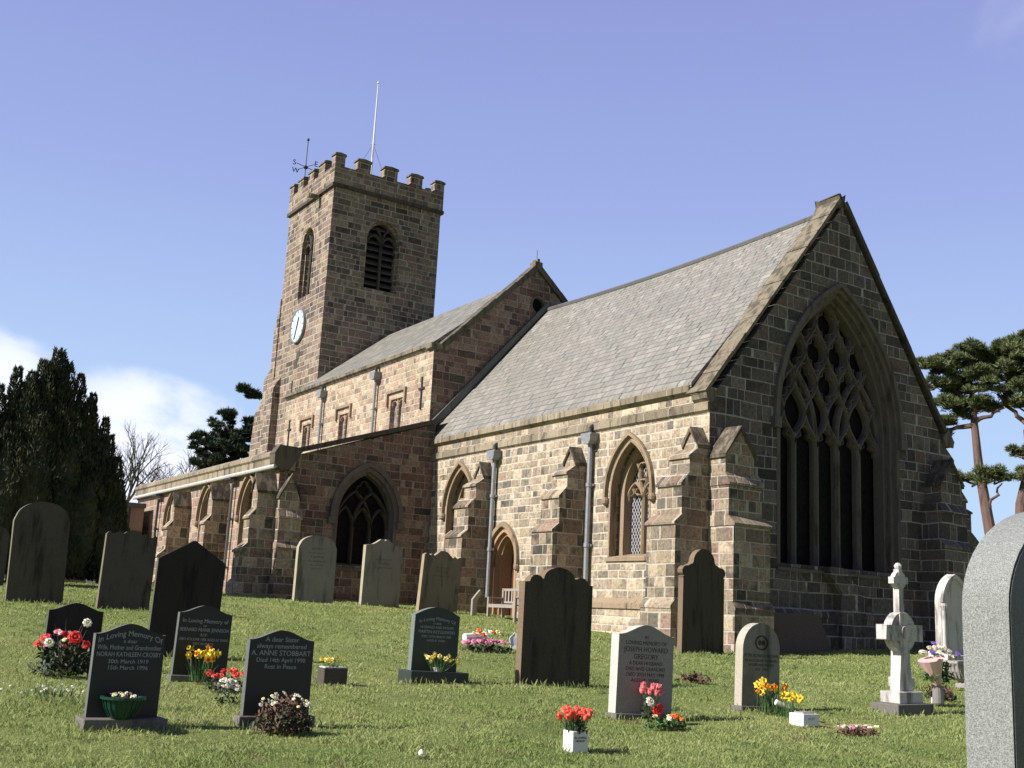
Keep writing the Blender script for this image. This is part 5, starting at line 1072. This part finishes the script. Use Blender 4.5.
# yew: a cluster of upright plumes
YW = thing('yew_tree', 'big dark irish yew of upright plumes beside the aisle at the left', 'tree', (-33, 5.9, G(-33, 5.9)))
gy = G(-33, 5.9); plumes = []
P0 = [(0, -.15, 6.15, .55), (.1, .12, 5.8, .42), (.2, -.38, 5.7, .4), (.15, .5, 5.5, .34), (.2, .05, 5.1, .6), (.2, -.8, 5.35, .42), (-.3, .0, 5.9, .55), (.2, -.75, 5.1, .6), (0, -1.15, 5.45, .38), (.1, -1.55, 4.9, .36), (.3, -1.95, 4.3, .6), (.2, -2.4, 4.1, .65), (.2, -2.9, 3.8, .7), (.3, .8, 4.8, .38), (.2, 1.1, 4.0, .5), (0, 1.5, 3.9, .42), (.4, .35, 4.4, .6), (.6, -.5, 4.2, .65), (.6, -1.2, 3.8, .65), (.5, -1.9, 3.4, .65), (.5, .9, 3.3, .55), (.4, 1.55, 2.7, .4), (.1, 1.75, 3.3, .4), (.2, 1.95, 2.3, .32), (.1, 2.05, 1.6, .3), (-.8, -.6, 5.2, .8), (-.8, .6, 4.8, .8), (-.8, -1.8, 4.2, .8), (-1.0, 1.2, 3.8, .6), (0.1, .9, 5.0, .32), (.1, -.55, 5.75, .4), (0.2, 1.3, 4.35, .3)]
cs = []; ds = []; core = MB()
for (px, py, h_, rr) in P0:
    n = int(2600*h_*rr/2)+900; t = rn.uniform(.02, 1, n)**.85; a_ = rn.uniform(0, 6.283, n)
    prof = rr*np.minimum(1, (1-t)*2.6+.12)**.7*np.where(t < .25, .55+t*1.8, 1)
    lump = 1+.28*np.sin(a_*3+t*14+px*5)*np.cos(t*23+py*3)
    r2 = prof*lump*rn.uniform(.72, 1.05, n)
    cx_ = px+r2*np.cos(a_); cy_ = py+r2*np.sin(a_)*.95; z_ = t*(h_+.35)
    cs.append(np.stack([cx_, cy_, z_], 1)); ds.append(np.stack([np.cos(a_)*.35, np.sin(a_)*.35, np.ones(n)], 1))
    core.tube([(px, py, .3), (px, py, h_*.3), (px, py, h_*.7), (px, py, h_*.97)], [rr*.4, rr*.85, rr*.75, .05], 9)
core.build('inner_crown', 'yew', YW); leaf_obj('crown', np_leaves(np.concatenate(cs), np.concatenate(ds), .085, .22, rn, .66), 'yew', YW)
tk = MB(); tk.tube([(0, -.3, -.3), (0, -.3, 1.2)], [.45, .35], 10); tk.build('trunk', 'greybark', YW)

def limb(mb, p0, p1, r0, r1, wob=.15, n=6, seed=0, axis=None):
    rnd = random.Random(seed); p0 = Vector(p0); p1 = Vector(p1); L = (p1-p0).length; pts = []
    for i in range(n+1):
        t = i/n; q = p0.lerp(p1, t)
        if 0 < i < n: q += Vector((rnd.uniform(-1, 1), rnd.uniform(-1, 1), rnd.uniform(-.6, .6)))*wob*L*.12
        pts.append(q)
    mb.tube(pts, [r0+(r1-r0)*i/n for i in range(n+1)], 7); return pts
def pine(label, base, trunkpts, r0, limbs, pads, mat, needle=.20, dens=260):
    o = thing('pine_tree', label, 'tree', base); m = MB(); B = Vector(base)
    pts = [Vector(p)-B for p in trunkpts]; k = len(pts); m.tube(pts, [r0*(1-.65*i/(k-1)) for i in range(k)], 10); m.build('trunk', 'bark', o)
    l = MB()
    for i, (a, b, ra) in enumerate(limbs): limb(l, Vector(a)-B, Vector(b)-B, ra, ra*.4, .8, 6, i)
    cs = []; ds = []
    for i, (c_, rr, rz) in enumerate(pads):
        c_ = np.array(c_)-np.array(base); nb = max(5, int(rr*rr*11))
        for j in range(nb):                                     # tufts spread through a flat pad
            a_ = rn.uniform(0, 6.283); q = math.sqrt(rn.random())*rr; tc = c_+np.array([q*math.cos(a_), q*math.sin(a_), rz*rn.uniform(-.5, 1)*(1-.55*(q/rr)**2)])
            n = int(dens*rn.uniform(.7, 1.2)); v = rn.normal(size=(n, 3)); v /= np.linalg.norm(v, axis=1)[:, None]; v[:, 2] = np.abs(v[:, 2])*.9-.18
            s_ = rn.uniform(.24, .42); cs.append(tc+v*s_*rn.uniform(.3, 1, n)[:, None]); ds.append(v+np.array([0, 0, .4]))
            if j % 5 == 0: limb(l, Vector(c_)+Vector((0, 0, -rz*.5)), Vector(tc), .045, .015, .5, 3, i*50+j)
    l.build('branches', 'bark', o); leaf_obj('crown', np_leaves(np.concatenate(cs), np.concatenate(ds), needle, .13, rn, .55), mat, o)
    return o
b1 = (-27.6, 41.4, G(-27.6, 41.4)-.1)
pine('scots pine with a bare reddish trunk nearest the chancel gable, flat layered crown', b1, [b1, (-27.9, 41.45, 3.0), (-28.15, 41.3, 5.2), (-28.35, 41.15, 7.2), (-28.45, 41.1, 9.0), (-28.5, 41.1, 10.2)], .30,
     [((-28.4, 41.1, 8.9), (-29.6, 40.2, 8.6), .13), ((-28.4, 41.1, 9.0), (-27.6, 41.9, 9.6), .11), ((-28.4, 41.1, 9.6), (-29.4, 40.4, 10.8), .11), ((-28.2, 41.2, 6.4), (-28.9, 40.7, 6.5), .08), ((-28.0, 41.3, 5.4), (-27.6, 41.6, 6.4), .08)],
     [((-29.5, 40.3, 11.3), 1.15, .45), ((-29.0, 40.7, 11.7), 1.1, .45), ((-28.3, 41.2, 11.9), 1.2, .45), ((-29.5, 40.3, 9.9), .95, .35), ((-29.2, 40.5, 9.05), .85, .3), ((-28.5, 41.0, 10.4), 1.25, .4), ((-27.9, 41.5, 10.9), 1.1, .4), ((-28.6, 41.0, 6.5), .8, .45), ((-27.9, 41.5, 6.6), .75, .45), ((-28.8, 40.8, 11.0), 1.0, .4), ((-29.9, 40.1, 10.6), .8, .4), ((-28.2, 41.2, 9.6), 1.0, .35), ((-27.6, 41.7, 11.8), 1.2, .5), ((-28.8, 40.9, 9.7), .9, .35), ((-29.6, 40.3, 8.6), .5, .25)], 'pine', .13, 480)
b2 = (-27.2, 42.3, G(-27.2, 42.3)-.1)
pine('scots pine with a curving trunk at the right edge behind the first pine', b2, [b2, (-27.35, 42.2, 3.2), (-27.2, 42.2, 5.6), (-26.8, 42.4, 7.4), (-26.9, 42.35, 8.6), (-26.5, 42.6, 9.6)], .28,
     [((-26.9, 42.4, 8.3), (-26.0, 42.8, 8.9), .12), ((-26.8, 42.4, 8.8), (-27.8, 41.8, 10.2), .12), ((-26.9, 42.4, 7.4), (-27.3, 42.1, 7.6), .07)],
     [((-26.9, 42.3, 12.0), 1.2, .45), ((-26.2, 42.8, 12.4), 1.3, .5), ((-27.2, 42.1, 11.6), 1.3, .5), ((-26.3, 42.8, 11.2), 1.3, .5), ((-26.8, 42.3, 10.2), 1.1, .4), ((-25.9, 43.0, 9.9), 1.2, .4), ((-27.0, 42.3, 7.7), .6, .25), ((-26.6, 42.4, 6.7), 1.0, .45), ((-25.6, 43.2, 8.2), 1.0, .3), ((-27.2, 42.1, 10.9), 1.3, .5), ((-26.6, 42.6, 11.9), 1.4, .5), ((-26.2, 42.7, 10.5), 1.2, .4), ((-26.9, 42.3, 9.6), .9, .35)], 'pine', .13, 480)
b3 = (-68, 25.8, G(-68, 25.8))
pine('dark pine with ragged upswept boughs rising behind the aisle roof beside the tower', b3, [b3, (-67.6, 25.6, 5), (-67.2, 25.4, 10), (-66.8, 25.2, 13.6)], .5,
     [((-67.5, 25.5, 7), (-66.8, 20.6, 9.6), .16), ((-67.4, 25.5, 8), (-66.7, 21.8, 10.6), .16), ((-67.3, 25.2, 12.4), (-66.3, 22.7, 13.1), .10)],
     [((-66.7, 21.5, 10.3), 1.0, 1.1), ((-66.7, 21.7, 11.3), .45, .35), ((-67.0, 20.1, 9.7), .5, .4), ((-67.0, 20.6, 9.0), .8, .7), ((-66.6, 21.8, 9.4), 1.5, 1.0), ((-66.5, 22.7, 9.9), 1.0, .7), ((-66.4, 23.3, 10.3), .8, .6), ((-66.4, 23.3, 11.0), .4, .3), ((-66.8, 20.8, 7.9), .9, .7), ((-66.6, 21.8, 8.2), 1.5, .9), ((-66.4, 22.8, 8.6), 1.3, .9), ((-66.3, 22.6, 12.9), .32, .2), ((-66.3, 23.2, 12.6), .35, .2), ((-66.9, 20.9, 7.0), .9, .5), ((-66.5, 22.2, 7.0), 1.4, .6)], 'pinedark', .20, 260)
def bare_tree(label, base, h, seed, spread=.6):
    rnd = random.Random(seed); o = thing('bare_tree', label, 'tree', base, (0, 0, 0), 'leafless trees behind the aisle'); trunk = MB(); br = MB()
    def grow(p, d, L, r, lev):
        q = p+d*L; mid = p.lerp(q, .5)+Vector((rnd.uniform(-1, 1), rnd.uniform(-1, 1), 0))*L*.07
        (trunk if lev == 0 else br).tube([p, mid, q], [r, r*.85, r*.7], 6 if lev < 2 else 3, caps=lev < 2)
        if lev >= 6: return
        for k in range(3 if lev < 5 else 2):
            nd = (d+Vector((rnd.uniform(-1, 1), rnd.uniform(-1, 1), rnd.uniform(-.25, .55)))*spread).normalized(); grow(q if k else mid.lerp(q, .6), nd, L*rnd.uniform(.62, .82), max(r*.58, .011), lev+1)
    grow(Vector((0, 0, -.2)), Vector((0, 0, 1)), h*.27, h*.022, 0)
    trunk.build('trunk', 'greybark', o, fix=False); br.build('branches', 'greybark', o, fix=False)
bare_tree('leafless tree with fine spreading twigs showing right beside the yew', (-73.5, 18.2, G(-73, 18)), 12.5, 3)
bare_tree('smaller leafless tree between the yew and the dark pine', (-72.5, 20.9, G(-72, 21)), 11.5, 21, .8)
bare_tree('leafless tree partly hidden behind the dark pine by the tower', (-74, 24.2, G(-74, 24)), 11.5, 5)

# ------------------------------------------------------------------ grass blades
def grass():
    rg_ = np.random.default_rng(11); allv = []
    fwd = np.array([-.826397, .524807]); fwd = fwd/np.linalg.norm(fwd); rt_ = np.array([fwd[1], -fwd[0]])
    for d0, d1, n, wd, hh in ((5.5, 9, 190000, .0020, .029), (9, 13, 230000, .0027, .029), (13, 19, 210000, .0042, .030), (19, 28, 160000, .008, .038), (28, 40, 80000, .013, .04)):
        d = np.sqrt(rg_.uniform(d0*d0, d1*d1, n)); s_ = rg_.uniform(-.56, .56, n)*d
        x = fwd[0]*d+rt_[0]*s_; y = fwd[1]*d+rt_[1]*s_
        cl = .8*np.sin(x*1.7+np.sin(y*2.3)*2.1)*np.sin(y*2.1+np.cos(x*1.9)*1.7)+.7*np.sin(x*5.3+3*np.sin(y*1.3))*np.sin(y*6.1-x*2.1+2*np.cos(x*.8))
        keep = ~((x < Xe+.1) & (y > Yc-.1) | (x < Xa+.1) & (y > Ya-.1)) & (rg_.random(n) < .75+.25*cl)
        x, y, cl = x[keep], y[keep], cl[keep]; n = len(x); z = gz(x, y)
        h = hh*rg_.uniform(.3, 1.2, n)*np.clip(1+.5*cl, .25, 2); tall = rg_.random(n) < .012; h = np.where(tall, h*1.9, h)
        a = rg_.uniform(0, 6.283, n); b = rg_.uniform(0, 6.283, n); ln = h*rg_.uniform(.15, 1.0, n); w = wd*rg_.uniform(.6, 1.3, n)
        px, py = np.cos(a)*w, np.sin(a)*w; mx, my = np.cos(b)*ln*.35, np.sin(b)*ln*.35; tx, ty = np.cos(b)*ln, np.sin(b)*ln
        v = np.stack([np.stack([x-px, y-py, z-.01], 1), np.stack([x+px, y+py, z-.01], 1), np.stack([x+mx+px*.7, y+my+py*.7, z+h*.6], 1), np.stack([x+tx, y+ty, z+h], 1)], 1)
        allv.append(v.reshape(-1, 3))
        # scattered coarse tussocks
    for d0, d1, n, wd in ((6, 12, 300, .0020), (12, 26, 420, .005)):
        d = np.sqrt(rg_.uniform(d0*d0, d1*d1, n)); s_ = rg_.uniform(-.5, .5, n)*d; cx_ = fwd[0]*d+rt_[0]*s_; cy_ = fwd[1]*d+rt_[1]*s_
        k = 34; x = np.repeat(cx_, k)+rg_.normal(size=n*k)*.035; y = np.repeat(cy_, k)+rg_.normal(size=n*k)*.045; ok = ~((x < Xe+.1) & (y > Yc-.1) | (x < Xa+.1) & (y > Ya-.1)); x = x[ok]; y = y[ok]; m = len(x); z = gz(x, y)
        h = rg_.uniform(.02, .065, m); b = rg_.uniform(0, 6.283, m); a = rg_.uniform(0, 6.283, m); ln = h*rg_.uniform(.2, .9, m); px, py = np.cos(a)*wd, np.sin(a)*wd
        v = np.stack([np.stack([x-px, y-py, z-.01], 1), np.stack([x+px, y+py, z-.01], 1), np.stack([x+px*.6+np.cos(b)*ln*.3, y+py*.6+np.sin(b)*ln*.3, z+h*.6], 1), np.stack([x+np.cos(b)*ln, y+np.sin(b)*ln, z+h], 1)], 1)
        allv.append(v.reshape(-1, 3))
    # longer tufts round the feet of the stones
    for (sx, sy, r_, n) in tuple((a_, b_, c_, int(d_*.35)) for a_, b_, c_, d_ in ((-12.7, 9.05, .75, 900), (-12.85, 7.3, .6, 700), (-10.0, 8.35, .6, 500), (-9.75, 3.95, .5, 500), (-9.7, 2.6, .5, 500), (-10.6, 10.8, .5, 500), (-10.3, 13.1, .7, 700), (-18, 16.5, .8, 900), (-23.2, 5.8, .8, 700), (-24.1, 4.4, .8, 600), (-15.1, 4.7, .7, 400), (-28, 15.8, .9, 400), (-29.7, 14.8, .9, 400), (-30.3, 12.9, .9, 300))):
        x = sx+rg_.uniform(-.2, .25, n); y = sy+rg_.uniform(-r_, r_*1.25, n); z = gz(x, y); h = rg_.uniform(.03, .13, n)*rg_.uniform(.4, 1, n); wd = .0026 if sx > -14 else .007
        a = rg_.uniform(0, 6.283, n); b = rg_.uniform(0, 6.283, n); ln = h*rg_.uniform(.1, .6, n); px, py = np.cos(a)*wd, np.sin(a)*wd
        v = np.stack([np.stack([x-px, y-py, z-.01], 1), np.stack([x+px, y+py, z-.01], 1), np.stack([x+px*.6+np.cos(b)*ln*.3, y+py*.6+np.sin(b)*ln*.3, z+h*.6], 1), np.stack([x+np.cos(b)*ln, y+np.sin(b)*ln, z+h], 1)], 1)
        allv.append(v.reshape(-1, 3))
    o = leaf_obj('grass', np.concatenate(allv), 'grass', None); tag(o, 'short uneven green grass of the churchyard lawn', 'grass', kind='stuff')
grass()
